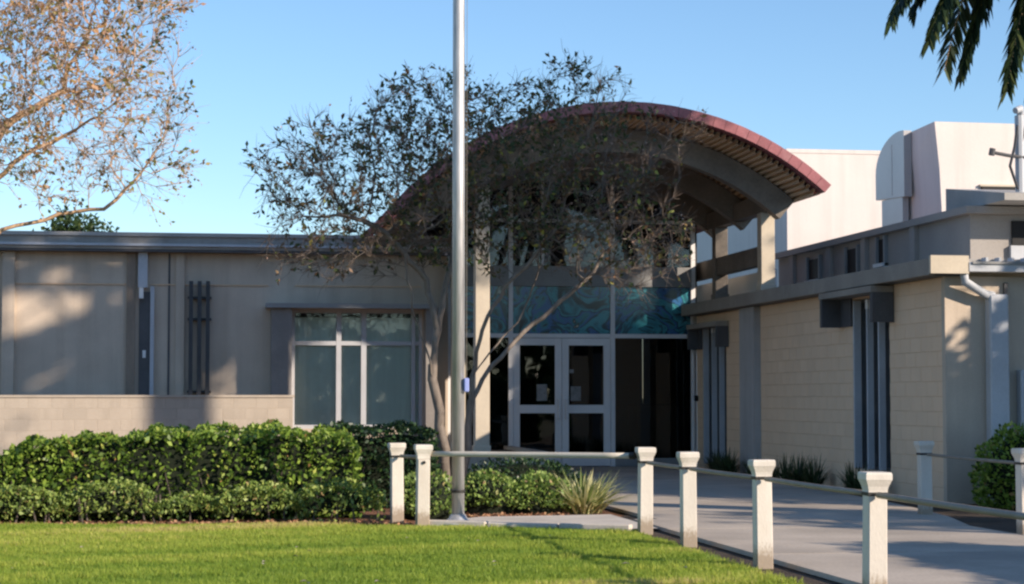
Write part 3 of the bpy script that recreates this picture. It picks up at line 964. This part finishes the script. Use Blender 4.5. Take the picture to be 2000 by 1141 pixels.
def post(x, y, label, rz=0, strap=True):
    p = thing('fence_post', label, 'post', 'cream fence posts')
    p.location = (x, y, 0); p.rotation_euler = (random.uniform(-.012, .012), random.uniform(-.012, .012), rz + random.uniform(-.05, .05))
    for nme, me in zip(('shaft', 'cap', 'strap'), PM):
        if nme == 'strap' and not strap:
            continue
        o = link(nme, me, p)
    return p
post(2.17, 21.61, 'cream square post standing in the low shrubs at the hedge end')
bolt_post = post(2.36, 20.80, 'cream square post with a bolt, between the hedge end and the flagpole', strap=False)
post(4.47, 19.37, 'cream square post at the end of the pale pipe rail, at the lawn corner')
post(4.49, 17.67, 'cream fence post beside the path, second along the lawn edge from the pipe rail')
post(4.53, 15.38, 'cream fence post beside the path, third along the lawn edge from the pipe rail')
post(4.54, 12.76, 'cream fence post beside the path in front of the slit window with hood')
post(4.55, 9.5, 'cream fence post further along the path edge outside the lawn corner')
post(8.29, 21.55, 'cream post with peeling paint beside the corner of the block wing')
post(8.10, 18.35, 'shaded cream post in front of the round green bush')
MB().tube([(0, -.085, .70), (0, -.06, .70)], .018, 8).build('bolt', M['strap'], bolt_post)
def rail(a, b, r, label, sag=0.0, mat='rail', ends=True):
    t = thing('fence_rail', label, 'rail', 'fence rails')
    a, b = Vector(a), Vector(b)
    pts = [a.lerp(b, i / 8) - Vector((0, 0, sag * 4 * (i / 8) * (1 - i / 8))) for i in range(9)]
    MB().tube(pts, r, 10).build('pipe', M[mat], t, smooth=True)
    d = (b - a).normalized()
    if ends:
        MB().tube([b - d * .005, b + d * .045], r * 1.25, 10).build('end_sleeve', M['strap'], t)
    return t
M['railbright'] = surf('pale_pipe_paint', (0.66, 0.60, 0.49), 0.6, 0.10, 4, 50, 0.08, stain=(0.5, 0.44, 0.35))
rail((2.20, 21.50, .745), (2.34, 20.91, .75), .02, 'short rail joining the two posts at the hedge end', 0, 'rail')
rail((2.45, 20.76, .79), (4.335, 19.43, .80), .030, 'pale straight pipe rail passing behind the flagpole', 0, 'railbright')
rail((4.475, 19.27, .735), (4.488, 17.80, .735), .020, 'thin rail joining the pipe rail corner post to the next post', .004)
rail((4.49, 17.57, .735), (4.528, 15.50, .735), .020, 'thin rail joining the second and third posts along the path', .004)
rail((4.53, 15.28, .735), (4.54, 12.88, .735), .020, 'thin rail joining the third and fourth posts along the path', .004)
rail((4.54, 12.66, .735), (4.55, 9.6, .735), .022, 'thin rail running on from the post in front of the slit window', .004)
rail((8.285, 21.44, .735), (8.11, 18.48, .735), .018, 'thin rail joining the peeling post and the shaded post', .004)

# ================================================================== FLAGPOLE
fp = thing('flagpole', 'tall silver metal flagpole standing on the concrete apron', 'flagpole')
FX, FY = 2.75, 20.83
MB().tube([(FX, FY, .03), (FX, FY, 4.0), (FX, FY, 9.0), (FX, FY, 13)], [.068, .067, .060, .045], 24).build('shaft', M['metal'], fp, smooth=True)
MB().tube([(FX, FY, .03), (FX, FY, .05), (FX, FY, .056), (FX, FY, .10), (FX, FY, .14)], [.22, .22, .15, .10, .078], 24).build('base_flange', M['metal'], fp, smooth=True)
MB().tube([(FX, FY, .37), (FX, FY, .40)], .079, 24).build('collar', M['strap'], fp)
ck = box('cleat', M['blue'], fp, FX + .05, FX + .105, FY - .10, FY - .04, 1.45, 1.60, bevel=.01)
MB().tube([(FX + .078, FY - .085, 1.5), (FX + .084, FY - .05, 6), (FX + .07, FY - .03, 12.5)], .003, 5).build('halyard', M['rail'], fp)
MB().tube([(FX, FY, 13), (FX, FY, 13.04), (FX, FY, 13.1), (FX, FY, 13.16), (FX, FY, 13.2)], [.02, .05, .07, .05, .01], 16).build('finial', M['metal'], fp, smooth=True)

# ================================================================== HEDGES AND SHRUBS
def hedge(name, label, cat, group, x0, x1, y0, y1, h, n, size, mat, seed, yfun=None, hfun=None, core=True, stems=True, zlo=0.0):
    """leaf shell over a dark inner mass; top and faces uneven"""
    t = thing(name, label, cat, group)
    hf = hfun or (lambda x: h + 0 * x)
    # where the leaves sit: front face, top, back, ends
    P = []; D = []
    areas = [(x1 - x0) * h, (x1 - x0) * (y1 - y0), (y1 - y0) * h * 1.2, (x1 - x0) * h * .3]
    cnt = (np.array(areas) / sum(areas) * n).astype(int)
    def off(k):
        return -np.abs(rng.normal(size=k)) * .07
    k = cnt[0]; xx = rng.uniform(x0, x1, k); q = rng.random(k); zz = q * hf(xx)
    P.append(np.c_[xx, y0 - off(k) + .10 * (q ** 3), zz]); D.append(np.tile([0, -1, .45], (k, 1)))
    k = cnt[1]; xx = rng.uniform(x0, x1, k); yy = rng.uniform(y0, y1, k)
    P.append(np.c_[xx, yy, hf(xx) + off(k) * .8]); D.append(np.tile([0, -.1, 1], (k, 1)))
    k = cnt[2]; s = np.where(rng.random(k) < .5, 0, 1); yy = rng.uniform(y0, y1, k)
    ex = np.where(s == 0, x0, x1); zz = rng.random(k) * hf(ex)
    P.append(np.c_[ex + np.where(s == 0, -1, 1) * off(k), yy, zz]); D.append(np.c_[np.where(s == 0, -1., 1.), -.2 + 0 * yy, .4 + 0 * yy])
    k = cnt[3]; xx = rng.uniform(x0, x1, k); zz = rng.random(k) * hf(xx)
    P.append(np.c_[xx, y1 + off(k), zz]); D.append(np.tile([0, 1, .3], (k, 1)))
    P = np.vstack(P); D = np.vstack(D)
    nz = noise3(P, 3.2, seed); nz2 = noise3(P, 9.0, seed + 1)
    P = P + norm(D) * (nz * .08 + nz2 * .055)[:, None]
    P[:, 2] = np.maximum(P[:, 2], .03)
    if zlo:
        thin_ = (P[:, 2] > zlo + .05 * nz2) | (rng.random(len(P)) < .12)
        P, D, nz, nz2 = P[thin_], D[thin_], nz[thin_], nz2[thin_]
    keep = rng.random(len(P)) < np.clip(.86 + .6 * nz2 + .12 * nz, .2, 1)
    P, D = P[keep], D[keep]
    rnd = np.clip(.42 + .25 * rng.normal(size=len(P)) + .18 * nz[keep], 0, 1)
    leaves('foliage', P, norm(D) * .5 + rand_dirs(len(P)) * .8, size * np.exp(np.clip(rng.normal(size=len(P)), -2, 1.6) * .24), mat, t, .58, rnd)
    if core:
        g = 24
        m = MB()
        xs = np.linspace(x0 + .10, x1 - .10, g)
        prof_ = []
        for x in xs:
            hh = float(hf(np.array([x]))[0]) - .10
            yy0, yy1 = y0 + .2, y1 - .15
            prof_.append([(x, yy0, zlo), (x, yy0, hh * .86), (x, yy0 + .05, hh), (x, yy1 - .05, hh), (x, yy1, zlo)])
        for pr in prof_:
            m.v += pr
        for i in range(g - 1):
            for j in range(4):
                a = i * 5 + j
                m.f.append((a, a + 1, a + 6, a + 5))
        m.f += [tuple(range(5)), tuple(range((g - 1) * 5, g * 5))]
        m.build('shade_core', M['hedgecore'], t)  # solid dark core stops light leaking through the leaf shell
    if stems:
        m = MB()
        for i in range(int((x1 - x0) * 5)):
            x = random.uniform(x0, x1)
            y = random.uniform(y0 + .05, y0 + .25)
            m.tube([(x, y, -.01), (x + random.uniform(-.08, .08), y + .05, .3), (x + random.uniform(-.12, .12), y + .1, .6 * h)], [.012, .009, .005], 5)
        m.build('stems', M['barkdark'], t)['kind'] = 'stuff'
    return t
hf1 = lambda x: np.interp(x, [-2.5, -2.2, -1.98, -1.1, -.3, .6, 1.2, 1.75, 1.95], [.74, .78, .88, .96, 1.04, 1.00, 1.00, .98, .80]) + .03 * np.sin(x * 9.1) + .02 * np.sin(x * 23)
hedge('clipped_hedge', 'long sunlit clipped green hedge along the back of the lawn', 'hedge', None, -3.4, 1.86, 22.5, 23.7, 1.0, 15000, .066, M['hedge'], 1, hfun=hf1)
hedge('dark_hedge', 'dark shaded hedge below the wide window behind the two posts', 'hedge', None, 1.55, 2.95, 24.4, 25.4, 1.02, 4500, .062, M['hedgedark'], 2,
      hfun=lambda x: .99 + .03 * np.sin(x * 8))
bx0 = [(-3.3, .95), (-2.35, .85), (-1.5, 1.0), (-.5, .75), (.25, .85), (1.1, .95)]
names_b = ['low clipped border shrub under the hedge at its sloping low end', 'low border shrub under the hedge beside the sloping low end', 'low border shrub under the middle of the hedge, widest of the row',
           'small low border shrub under the tallest part of the hedge', 'low border shrub under the hedge below the window edge', 'low border shrub under the hedge end beside the two posts']
for i, ((x, w), lb_) in enumerate(zip(bx0, names_b)):
    hh = .30 + .07 * ((i * 37) % 3)
    yb = 22.02 - max(0, x) * .20
    hedge('border_shrub', lb_, 'shrub', 'low border shrubs', x, x + w * .98, yb, yb + .5, hh, 1900, .05, M['border'], 10 + i, zlo=.11,
          hfun=lambda xx, hh=hh, x=x, w=w: hh * (0.72 + .28 * np.sin(np.clip((xx - x) / w, 0, 1) * 3.14)))

def bush(name, label, cat, group, c, r, n, size, mat, seed, core=True, width=.6):
    t = thing(name, label, cat, group)
    d = rand_dirs(n); d[:, 2] = (np.abs(d[:, 2]) - .12) if c[2] < .3 else d[:, 2]
    d = norm(d)
    nz = noise3(d * 1.5, 2.2, seed)
    q = (1 + .16 * nz) * (1 - np.abs(rng.normal(size=n)) * .12)
    P = np.array(c) + d * q[:, None] * np.array(r)
    P[:, 2] = np.maximum(P[:, 2], .03)
    keep = rng.random(n) < np.clip(.8 + .5 * noise3(P, 9, seed + 3), .15, 1)
    P, d = P[keep], d[keep]
    rnd = np.clip(.45 + .25 * rng.normal(size=len(P)), 0, 1)
    leaves('foliage', P, d * .6 + rand_dirs(len(P)) * .7 + np.array([0, 0, .3]), size * rng.uniform(.7, 1.3, len(P)), mat, t, width, rnd)
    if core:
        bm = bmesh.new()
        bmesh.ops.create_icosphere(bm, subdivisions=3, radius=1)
        me = bpy.data.meshes.new('shade_core')
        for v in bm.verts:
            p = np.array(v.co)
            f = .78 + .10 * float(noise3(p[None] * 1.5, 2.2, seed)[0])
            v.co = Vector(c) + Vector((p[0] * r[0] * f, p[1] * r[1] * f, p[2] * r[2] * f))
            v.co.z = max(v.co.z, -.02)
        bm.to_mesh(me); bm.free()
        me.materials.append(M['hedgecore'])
        link('shade_core', me, t)
    m = MB()
    for i in range(7):
        a = random.uniform(0, 6.28)
        m.tube([(c[0] + .05 * math.cos(a), c[1] + .05 * math.sin(a), -.01), (c[0] + r[0] * .5 * math.cos(a), c[1] + r[1] * .5 * math.sin(a), c[2] + r[2] * .4)], [.012, .006], 5)
    m.build('stems', M['barkdark'], t)['kind'] = 'stuff'
    return t
bush('leafy_bush', 'sunlit rounded green bush just beside the flagpole', 'bush', None, (3.42, 23.2, .15), (.50, .42, .38), 2300, .055, M['bush'], 21)
bush('leafy_bush', 'sunlit green bush between the flagpole bush and the striped grass', 'bush', None, (4.02, 23.15, .12), (.42, .42, .36), 2000, .055, M['bush'], 22)
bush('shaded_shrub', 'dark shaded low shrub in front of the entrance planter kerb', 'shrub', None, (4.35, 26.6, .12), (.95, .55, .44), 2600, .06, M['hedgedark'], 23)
bush('round_bush', 'glossy round green bush in front of the block wing corner', 'bush', None, (10.42, 23.15, .42), (.88, .68, .66), 5600, .07, M['hedge'], 24)
bush('low_shrub', 'low dark shrub beneath the tree behind the two posts', 'shrub', None, (2.62, 22.4, .12), (.42, .4, .40), 1700, .055, M['bush'], 25)

def tuft(name, label, cat, group, x, y, n, h, spread, mat, w=.012):
    """arching strap leaves"""
    a = rng.random(n) * 6.283
    tilt = rng.random(n) ** .7 * 1.15
    Ln = h * rng.uniform(.65, 1.15, n)
    base = np.c_[x + np.cos(a) * rng.random(n) * spread * .25, y + np.sin(a) * rng.random(n) * spread * .25, np.zeros(n)]
    hd = np.c_[np.cos(a), np.sin(a), np.zeros(n)]
    side = np.c_[-np.sin(a), np.cos(a), np.zeros(n)]
    V = []
    for s, ww in ((0, .7), (.35, 1), (.7, .8), (1, .06)):
        bend = tilt * (.55 + .75 * s)
        p = base + hd * (Ln * s * np.sin(bend))[:, None] * spread * 1.4 + np.array([0, 0, 1.]) * (Ln * s * np.cos(bend * .9))[:, None]
        V += [p - side * w * ww, p + side * w * ww]
    V = np.stack(V, 1).reshape(-1, 3)
    b_ = (np.arange(n) * 8)[:, None, None]
    f = np.array([[0, 1, 3, 2], [2, 3, 5, 4], [4, 5, 7, 6]])[None]
    o = np_mesh(name, V, (b_ + f).reshape(-1, 4), mat, None, np.repeat(rng.random(n), 8))
    return tag(o, label, cat, group)
tuft('striped_grass', 'clump of arching cream striped grass blades at the path corner', 'grass clump', None, 4.56, 23.1, 460, .50, .95, M['varieg'], .012)
for i, y in enumerate((26.4, 27.0, 29.0, 29.7, 30.4, 31.1, 31.9, 33.5, 34.1, 34.7)):
    tuft('border_grass', 'small dark tuft of border grass at the foot of the block wall', 'grass clump', 'border grass tufts', 9.32 + random.uniform(-.08, .08), y, 110, random.uniform(.34, .52), .5, M['liriope'], .009)

# leaf litter in the beds
k = 2600
xx = rng.uniform(-3.6, 4.3, k); yy = np.where(xx < 2.3, 21.42 - .12 * np.maximum(xx, 0) + np.abs(rng.normal(size=k)) * .35, 22.25 + np.abs(rng.normal(size=k)) * .35)
lt = leaves('leaf_litter', np.c_[xx, yy, rng.uniform(.0, .03, k)], np.c_[rng.normal(size=(k, 2)), rng.normal(size=k) * .2], rng.uniform(.03, .07, k), M['litter'], None, .6)
tag(lt, 'scattered brown fallen leaves along the mulch edge', 'leaf litter', kind='stuff')

for i in range(18):
    x = random.uniform(-2.4, 4.1); y = random.uniform(14.2, 20.6)
    a = random.uniform(0, 6.28); w_ = random.uniform(.022, .04)
    o = MB().poly([(x - w_ * math.cos(a), y - w_ * math.sin(a), .052), (x + w_ * .5 * math.sin(a), y - w_ * .5 * math.cos(a), .062), (x + w_ * math.cos(a), y + w_ * math.sin(a), .054), (x - w_ * .5 * math.sin(a), y + w_ * .5 * math.cos(a), .064)], [(0, 1, 2, 3)])
    if i == 0:
        stray = MB()
    stray.poly(o.v, o.f)
tag(stray.build('fallen_leaves', M['counter']), 'few pale fallen leaves lying on the lawn', 'leaf litter', kind='stuff')
# ================================================================== LAWN GRASS
def in_lawn(x, y):
    e = np.interp(x, [-14, -2.1, .6, 1.9, 2.55, 4.2, 4.36], [21.9, 21.58, 21.32, 20.95, 20.68, 19.78, 19.5])
    return (x < 4.38 + .03 * np.sin(y * 5) + .02 * np.sin(y * 13)) & (y < e + .04 * np.sin(x * 6) + .025 * np.sin(x * 17))
n = 330000
gy = 12.6 + (22 - 12.6) * rng.random(n)
gx = rng.uniform(-3.0, 4.45, n)
ok = in_lawn(gx + rng.normal(size=n) * .03, gy + rng.normal(size=n) * .035)
ca, sa = math.cos(R(9.1)), math.sin(R(9.1))
uu = (gx * ca - gy * sa) / (gx * sa + gy * ca)
ok &= (uu > -.285) & (uu < .30)
gx, gy = gx[ok], gy[ok]
n = len(gx)
P = np.c_[gx, gy, np.zeros(n)]
cl1 = noise3(P * np.array([.5, 1.2, 1]), 2.2, 41); cl2 = noise3(P, 8, 42)
h = (.036 + .022 * rng.random(n)) * (1 + .45 * cl2)
lean = rng.normal(size=(n, 2)) * .022
a = rng.random(n) * 3.1416
wv = np.c_[np.cos(a), np.sin(a), np.zeros(n)] * (.0045 + .003 * rng.random(n))[:, None]
tip = P + np.c_[lean, h]
V = np.stack([P - wv, P + wv, tip], 1).reshape(-1, 3)
cl3 = noise3(P * np.array([.25, 1.6, 1]), 1.1, 43)
rv = np.clip(.44 + +.26 * cl1 + .26 * cl2 + .30 * cl3 + .12 * rng.normal(size=n), 0, 1)
g = np_mesh('grass', V, np.arange(n * 3).reshape(n, 3), M['grass'], None, np.repeat(rv, 3))
tag(g, 'short mown grass blades covering the lawn', 'grass', kind='stuff')

# ================================================================== TREES
def spread_stems(S, z):
    return [dict(pts=p, hook=h) for p, h in S]
# --- crepe myrtle behind the flagpole
cm = thing('crepe_myrtle', 'multi stemmed crepe myrtle tree with sparse dark leaves behind the flagpole', 'tree')
Y0 = 25.5
S = [([(3.25, Y0, -.02), (3.19, Y0, .56), (3.10, Y0 - .03, 1.20), (3.03, Y0 - .05, 1.64), (3.05, Y0, 2.45), (2.92, Y0 + .1, 3.12)], False),
     ([(3.10, Y0, 1.20), (2.92, Y0 - .15, 2.04), (2.71, Y0 - .3, 2.60), (2.60, Y0 - .4, 3.25)], True),
     ([(3.04, Y0, 1.75), (3.17, Y0 + .2, 2.58), (3.34, Y0 + .35, 3.40), (3.40, Y0 + .4, 4.0)], True),
     ([(3.42, Y0 + .05, -.02), (3.50, Y0 + .05, .83), (3.56, Y0, 1.64), (3.68, Y0 - .1, 2.31), (3.98, Y0 - .2, 2.86), (4.36, Y0 - .3, 3.27)], False),
     ([(3.53, Y0, 1.30), (3.82, Y0 + .15, 1.78), (4.29, Y0 + .25, 2.26), (4.78, Y0 + .3, 2.67), (5.27, Y0 + .4, 3.08)], True),
     ([(3.56, Y0, 1.6), (3.85, Y0 + .3, 1.98), (4.25, Y0 + .6, 2.42), (4.55, Y0 + .8, 3.0)], True),
     ([(3.0, Y0, 2.9), (2.4, Y0 - .2, 3.55), (1.9, Y0 - .3, 3.75)], True)]
A = np.vstack([ellipsoid_pts(420, (1.75, Y0 - .2, 4.20), (1.15, 1.3, .95)), ellipsoid_pts(520, (3.05, Y0, 4.65), (1.25, 1.6, 1.10)),
               ellipsoid_pts(620, (4.80, Y0, 4.50), (1.45, 1.6, 1.45)), ellipsoid_pts(240, (5.65, Y0 + .1, 3.55), (.95, 1.2, .75)),
               ellipsoid_pts(60, (6.4, Y0, 4.95), (.5, .6, .35)), ellipsoid_pts(160, (1.7, Y0 - .2, 3.25), (1.0, .9, .45)), ellipsoid_pts(160, (3.0, Y0 - .1, 3.6), (.9, 1.0, .5))])
pos, par = grow([dict(pts=p, hook=h) for p, h in S], A, .15, 1.3, .24, 110)
rad = radii(pos, par, .0042, .068)
branches('trunk', pos, par, rad, M['barkgrey'], cm, 8, .022)
branches('branches', pos, par, rad, M['barkgrey'], cm, 4, 0, .022)
thin = np.where((rad < .012) & (par >= 0))[0]
src = thin[rng.integers(0, len(thin), 8200)]
dr = norm(pos[src] - pos[par[src]]) + rand_dirs(len(src)) * .9 + np.array([0, 0, .15])
tp, td = twigs('twigs', pos[src], dr, rng.uniform(.12, .38, len(src)), .0036, M['twig'], cm)
# leaves thin out to a few at the tips, in clusters
w = np.clip(.21 + .65 * noise3(tp, 2.4, 51), .03, 1)
sel = np.where(rng.random(len(tp)) < w)[0]
sel = np.repeat(sel, rng.integers(2, 6, len(sel)))
S_ = rng.uniform(.05, .105, len(sel))
D_ = norm(td[sel] * .6 + rand_dirs(len(sel)) * .9 + np.array([0, 0, -.25]))
C = pos[src][sel] + (tp - pos[src])[sel] * rng.uniform(.35, 1.0, len(sel))[:, None] + D_ * S_[:, None] * .55
rv = np.clip(.38 + .24 * rng.normal(size=len(sel)) + .14 * (C[:, 2] < 4.4), 0, 1)
leaves('crown', C, D_, S_, M['myrtle'], cm, .5, rv)
sel = rng.integers(0, len(tp), 700)
leaves('seed_heads', tp[sel] + rng.normal(size=(700, 3)) * .02, rand_dirs(700), rng.uniform(.02, .045, 700), M['seed'], cm, .8)

# --- pale twiggy tree at the left
lt_ = thing('pale_twiggy_tree', 'nearly leafless pale orange barked tree spreading over the low building', 'tree')
Y1 = 24.0
S = [([(-3.7, Y1, -.02), (-3.65, Y1, 1.2), (-3.5, Y1 + .1, 2.2), (-3.15, Y1, 3.1), (-2.7, Y1 - .1, 3.75), (-2.1, Y1 - .2, 4.3), (-1.5, Y1 - .2, 4.6)], False),
     ([(-3.5, Y1, 2.2), (-2.9, Y1 + .3, 2.95), (-2.4, Y1 + .4, 3.44), (-1.73, Y1 + .4, 3.64), (-1.19, Y1 + .4, 3.72), (-.80, Y1 + .4, 4.08)], True),
     ([(-3.15, Y1, 3.1), (-2.8, Y1 + .2, 4.1), (-2.3, Y1 + .2, 4.75), (-1.65, Y1 + .2, 5.15)], True),
     ([(-3.65, Y1, 1.6), (-4.2, Y1 + .3, 2.6), (-4.6, Y1 + .3, 3.8)], True),
     ([(-3.3, Y1, 2.8), (-3.3, Y1 - .3, 4.2), (-3.0, Y1 - .4, 5.3)], True)]
A = np.vstack([ellipsoid_pts(900, (-1.75, Y1, 5.0), (1.75, 1.5, 1.25)), ellipsoid_pts(420, (-1.6, Y1, 6.1), (1.5, 1.4, .9)), ellipsoid_pts(420, (-3.6, Y1, 5.4), (1.6, 1.6, 1.5)),
               ellipsoid_pts(130, (-.75, Y1 + .2, 4.2), (.7, .8, .45))])
pos, par = grow([dict(pts=p, hook=h) for p, h in S], A, .15, 1.3, .23, 110)
rad = radii(pos, par, .0045, .11)
branches('trunk', pos, par, rad, M['barkpale'], lt_, 8, .022)
branches('branches', pos, par, rad, M['barkpale'], lt_, 4, 0, .022)
thin = np.where((rad < .014) & (par >= 0))[0]
src = thin[rng.integers(0, len(thin), 5000)]
dr = norm(pos[src] - pos[par[src]]) + rand_dirs(len(src)) * .8 + np.array([.1, 0, .1])
tp, td = twigs('twigs', pos[src], dr, rng.uniform(.15, .42, len(src)), .0036, M['twigpale'], lt_)
w = np.clip(.34 + .6 * noise3(tp, 2.2, 61), .06, 1)
sel = np.where(rng.random(len(tp)) < w)[0]
sel = np.repeat(sel, rng.integers(2, 6, len(sel)))
S_ = rng.uniform(.045, .095, len(sel))
D_ = norm(td[sel] * .6 + rand_dirs(len(sel)) * .9 + np.array([0, 0, -.2]))
C = pos[src][sel] + (tp - pos[src])[sel] * rng.uniform(.35, 1.0, len(sel))[:, None] + D_ * S_[:, None] * .55
leaves('crown', C, D_, S_, M['autumn'], lt_, .55, np.clip(.45 + .3 * noise3(C, 3.0, 62) + .2 * rng.normal(size=len(sel)), 0, 1))
sel = rng.integers(0, len(tp), 3200)
leaves('seed_heads', tp[sel] + rng.normal(size=(3200, 3)) * .02, rand_dirs(3200), rng.uniform(.02, .045, 3200), M['seed'], lt_, .8)

# --- broad leaved trees
def broad_tree(name, label, x, y, zc, r, h, n, size, seed, group=None, mat='oak', tr=.22, gap=None):
    t = thing(name, label, 'tree', group)
    r = np.array(r)
    A = ellipsoid_pts(260, (x, y, zc), r * .9, .2)
    st = [dict(pts=[(x, y, -.05), (x + .1, y, (zc - r[2]) * .6), (x, y + .1, zc - r[2] * .8), (x + .2, y, zc)], hook=False)]
    step = max(.35, float(r.max()) * .12)
    pos, par = grow(st, A, step, float(r.max()) * 1.2, step * 1.4, 60)
    rad = radii(pos, par, .02, tr)
    branches('trunk', pos, par, rad, M['barkdark'], t, 6)
    ends = np.where(rad < .06)[0]
    src = ends[rng.integers(0, len(ends), n)]
    C = pos[src] + rng.normal(size=(n, 3)) * step * .75
    keep = noise3(C, 1.6 / step, seed) > -.55
    C = C[keep]
    if gap is not None:
        C = C[~gap(C)]
    leaves('crown', C, rand_dirs(len(C)) + np.array([0, 0, -.2]), size * rng.uniform(.7, 1.3, len(C)), M[mat], t, .65)
    return t
def sun_patch_gap(C):  # crown leaves cut away so sun patches land on the left wall
    Q = np.zeros_like(C)
    t = (36.8 - C[:, 1]) / (math.cos(R(SUN_AZ)) * math.cos(R(SUN_EL)))
    xw = C[:, 0] - t * math.sin(R(SUN_AZ)) * math.cos(R(SUN_EL)); zw = C[:, 2] - t * math.sin(R(SUN_EL))
    Q[:, 0] = xw; Q[:, 1] = zw * 1.5
    nz = noise3(Q, 2.4, 97) + .5 * noise3(Q, 6.0, 98)
    lowline = 2.50 + (xw + 3.4) * .34
    wedge = (xw > -3.75) & (xw < -1.35) & (zw > lowline) & (zw < 3.32) & (nz > -.75)
    streak = (np.abs(zw - 1.72 - .4 * (xw + 2.9)) < .10) & (xw > -3.1) & (xw < -2.0)
    high = (xw < -2.4) & (zw > 3.45) & (nz > -.1)
    thin = (xw < -1.2) & (rng.random(len(C)) < .30)
    patch = ((xw - 4.2) / .45) ** 2 + ((zw - 3.45) / .4) ** 2 < 1
    return wedge | streak | high | thin | patch | (zw < 1.15)
broad_tree('shade_tree', 'tallest spreading shade tree beyond the palm', 18.4, 18.4, 14.7, (4.9, 4.4, 2.7), 17, 24000, .26, 71, tr=.42, gap=sun_patch_gap)
broad_tree('shade_tree', 'smaller round shade tree beside the palm and block wing', 17.4, 18.4, 4.3, (2.8, 2.6, 2.3), 8, 12000, .24, 72)
broad_tree('shade_tree', 'broad shade tree across the path from the lawn', 17.2, 13.2, 12.6, (3.2, 3.0, 2.0), 14, 2600, .22, 74, tr=.18)
broad_tree('shade_tree', 'low loose shade tree beyond the tall hedge by the path', 17.5, 12.0, 4.7, (2.2, 2.2, 1.4), 8, 2300, .24, 75, tr=.16)
broad_tree('door_shade_tree', 'unseen slender tree added to shade the entrance doors', 24.0, 22.1, 11.4, (.95, .95, 2.6), 14, 5200, .22, 76, tr=.14)  # out of view, added only to keep sun off the doors
hedge('path_shade_hedge', 'unseen tall dark hedge added to shade the path', 'hedge', None, 9.4, 10.6, 6.5, 14.2, 2.1, 9000, .11, M['hedgedark'], 31)  # out of view, added to cast broad shade over the near path
bgt = broad_tree('distant_tree', 'small green treetop showing above the flat roof of the low building', -3.7, 60, 6.0, (1.15, 1.0, 1.05), 7, 2600, .16, 73)

# --- palm at the right
pm = thing('date_palm', 'tall date palm with drooping dark fronds beside the block wing', 'palm')
pc = Vector((10.15, 20.0, 6.95))
m = MB()
pts, rr = [], []
for i in range(26):
    z = -.02 + 6.75 * i / 25
    pts.append((pc.x + .1 * math.sin(i * .2), pc.y, z)); rr.append(.20 + (.02 if i % 2 else 0) + (.06 if i > 22 else 0))
m.tube(pts, rr, 14).build('trunk', M['barkdark'], pm)
def frond(tipv, lift, nl, seed, ll=.42):
    """rachis from the crown arching to tipv; leaflets along both sides"""
    r = np.random.default_rng(seed)
    a = np.array(pc); c = np.array(tipv)
    mid = a * .3 + c * .7
    mid[2] = a[2] + lift
    t = np.linspace(0, 1, 40)[:, None]
    curve = (1 - t) ** 2 * a + 2 * t * (1 - t) * mid + t ** 2 * c
    f = MB().tube([tuple(p) for p in curve[::3]] + [tuple(curve[-1])], [.022 * (1 - .85 * i / 14) for i in range(len(curve[::3]) + 1)], 5).build('frond', M['barkpale'], pm)
    tt = np.repeat(np.linspace(.14, .995, nl), 2)
    P = (1 - tt[:, None]) ** 2 * a + 2 * tt[:, None] * (1 - tt[:, None]) * mid + tt[:, None] ** 2 * c
    T = norm(2 * (1 - tt[:, None]) * (mid - a) + 2 * tt[:, None] * (c - mid))
    side = norm(np.cross(T, np.array([0, 0, 1.])))
    sg = np.where(np.arange(len(tt)) % 2 == 0, 1., -1.)[:, None]
    D = norm(side * sg * .95 + T * .7 + np.array([0, 0, -.35]) + r.normal(size=T.shape) * .12)
    Ln = ll * (.55 + .65 * np.sin(np.clip(tt * 1.05, 0, 1) * 3.14) ** .6) * r.uniform(.85, 1.1, len(tt))
    n = len(tt)
    W = norm(np.cross(D, np.array([0, 0, 1.]) + r.normal(size=D.shape) * .3)) * .027
    V = np.stack([P - W * .5, P + W * .5, P + D * Ln[:, None] * .5 + W, P + D * Ln[:, None] + np.array([0, 0, -.05]), P + D * Ln[:, None] * .5 - W], 1).reshape(-1, 3)
    lf_ = np_mesh('leaflets', V, np.arange(n * 5).reshape(n, 5), M['palm'], f, np.repeat(r.random(n), 5))
    lf_['kind'] = 'stuff'
for i, (tv, lf) in enumerate([((7.36, 20.0, 5.48), .25), ((7.72, 19.8, 5.22), .3), ((8.25, 20.2, 4.97), .35), ((8.64, 19.9, 4.71), .4), ((9.05, 20.3, 4.46), .4), ((8.51, 20.5, 5.62), .3), ((7.85, 20.6, 5.75), .3), ((7.55, 20.3, 5.72), .3), ((8.85, 20.1, 5.1), .4),
                              ((7.3, 21.2, 6.3), 1.1), ((7.6, 18.6, 6.0), 1.0), ((10.2, 17.6, 4.8), 1.2), ((12.6, 19.0, 5.2), 1.2), ((13.2, 20.6, 6.0), 1.2), ((11.6, 22.4, 5.3), 1.2),
                              ((9.0, 22.6, 5.4), 1.2), ((10.6, 20.4, 9.6), .3), ((8.6, 20.6, 9.0), .8), ((12.0, 20.8, 8.8), .7), ((10.0, 17.9, 8.4), .8)]):
    frond(tv, lf, 130, 100 + i)

# --- woodland across the street behind the viewer (what the glass mirrors)
n = 9000
xx = rng.uniform(-60, 80, n)
hh = 7 + 3 * noise3(np.c_[xx, 0 * xx, 0 * xx], .25, 81)
P = np.c_[xx, -48 + rng.normal(size=n) * 2.5, rng.random(n) ** .8 * hh]
wd = leaves('far_wood', P, rand_dirs(n), rng.uniform(.8, 1.6, n), M['oak'], None, .8)
tag(wd, 'dense green belt of trees across the street', 'wood', kind='stuff')
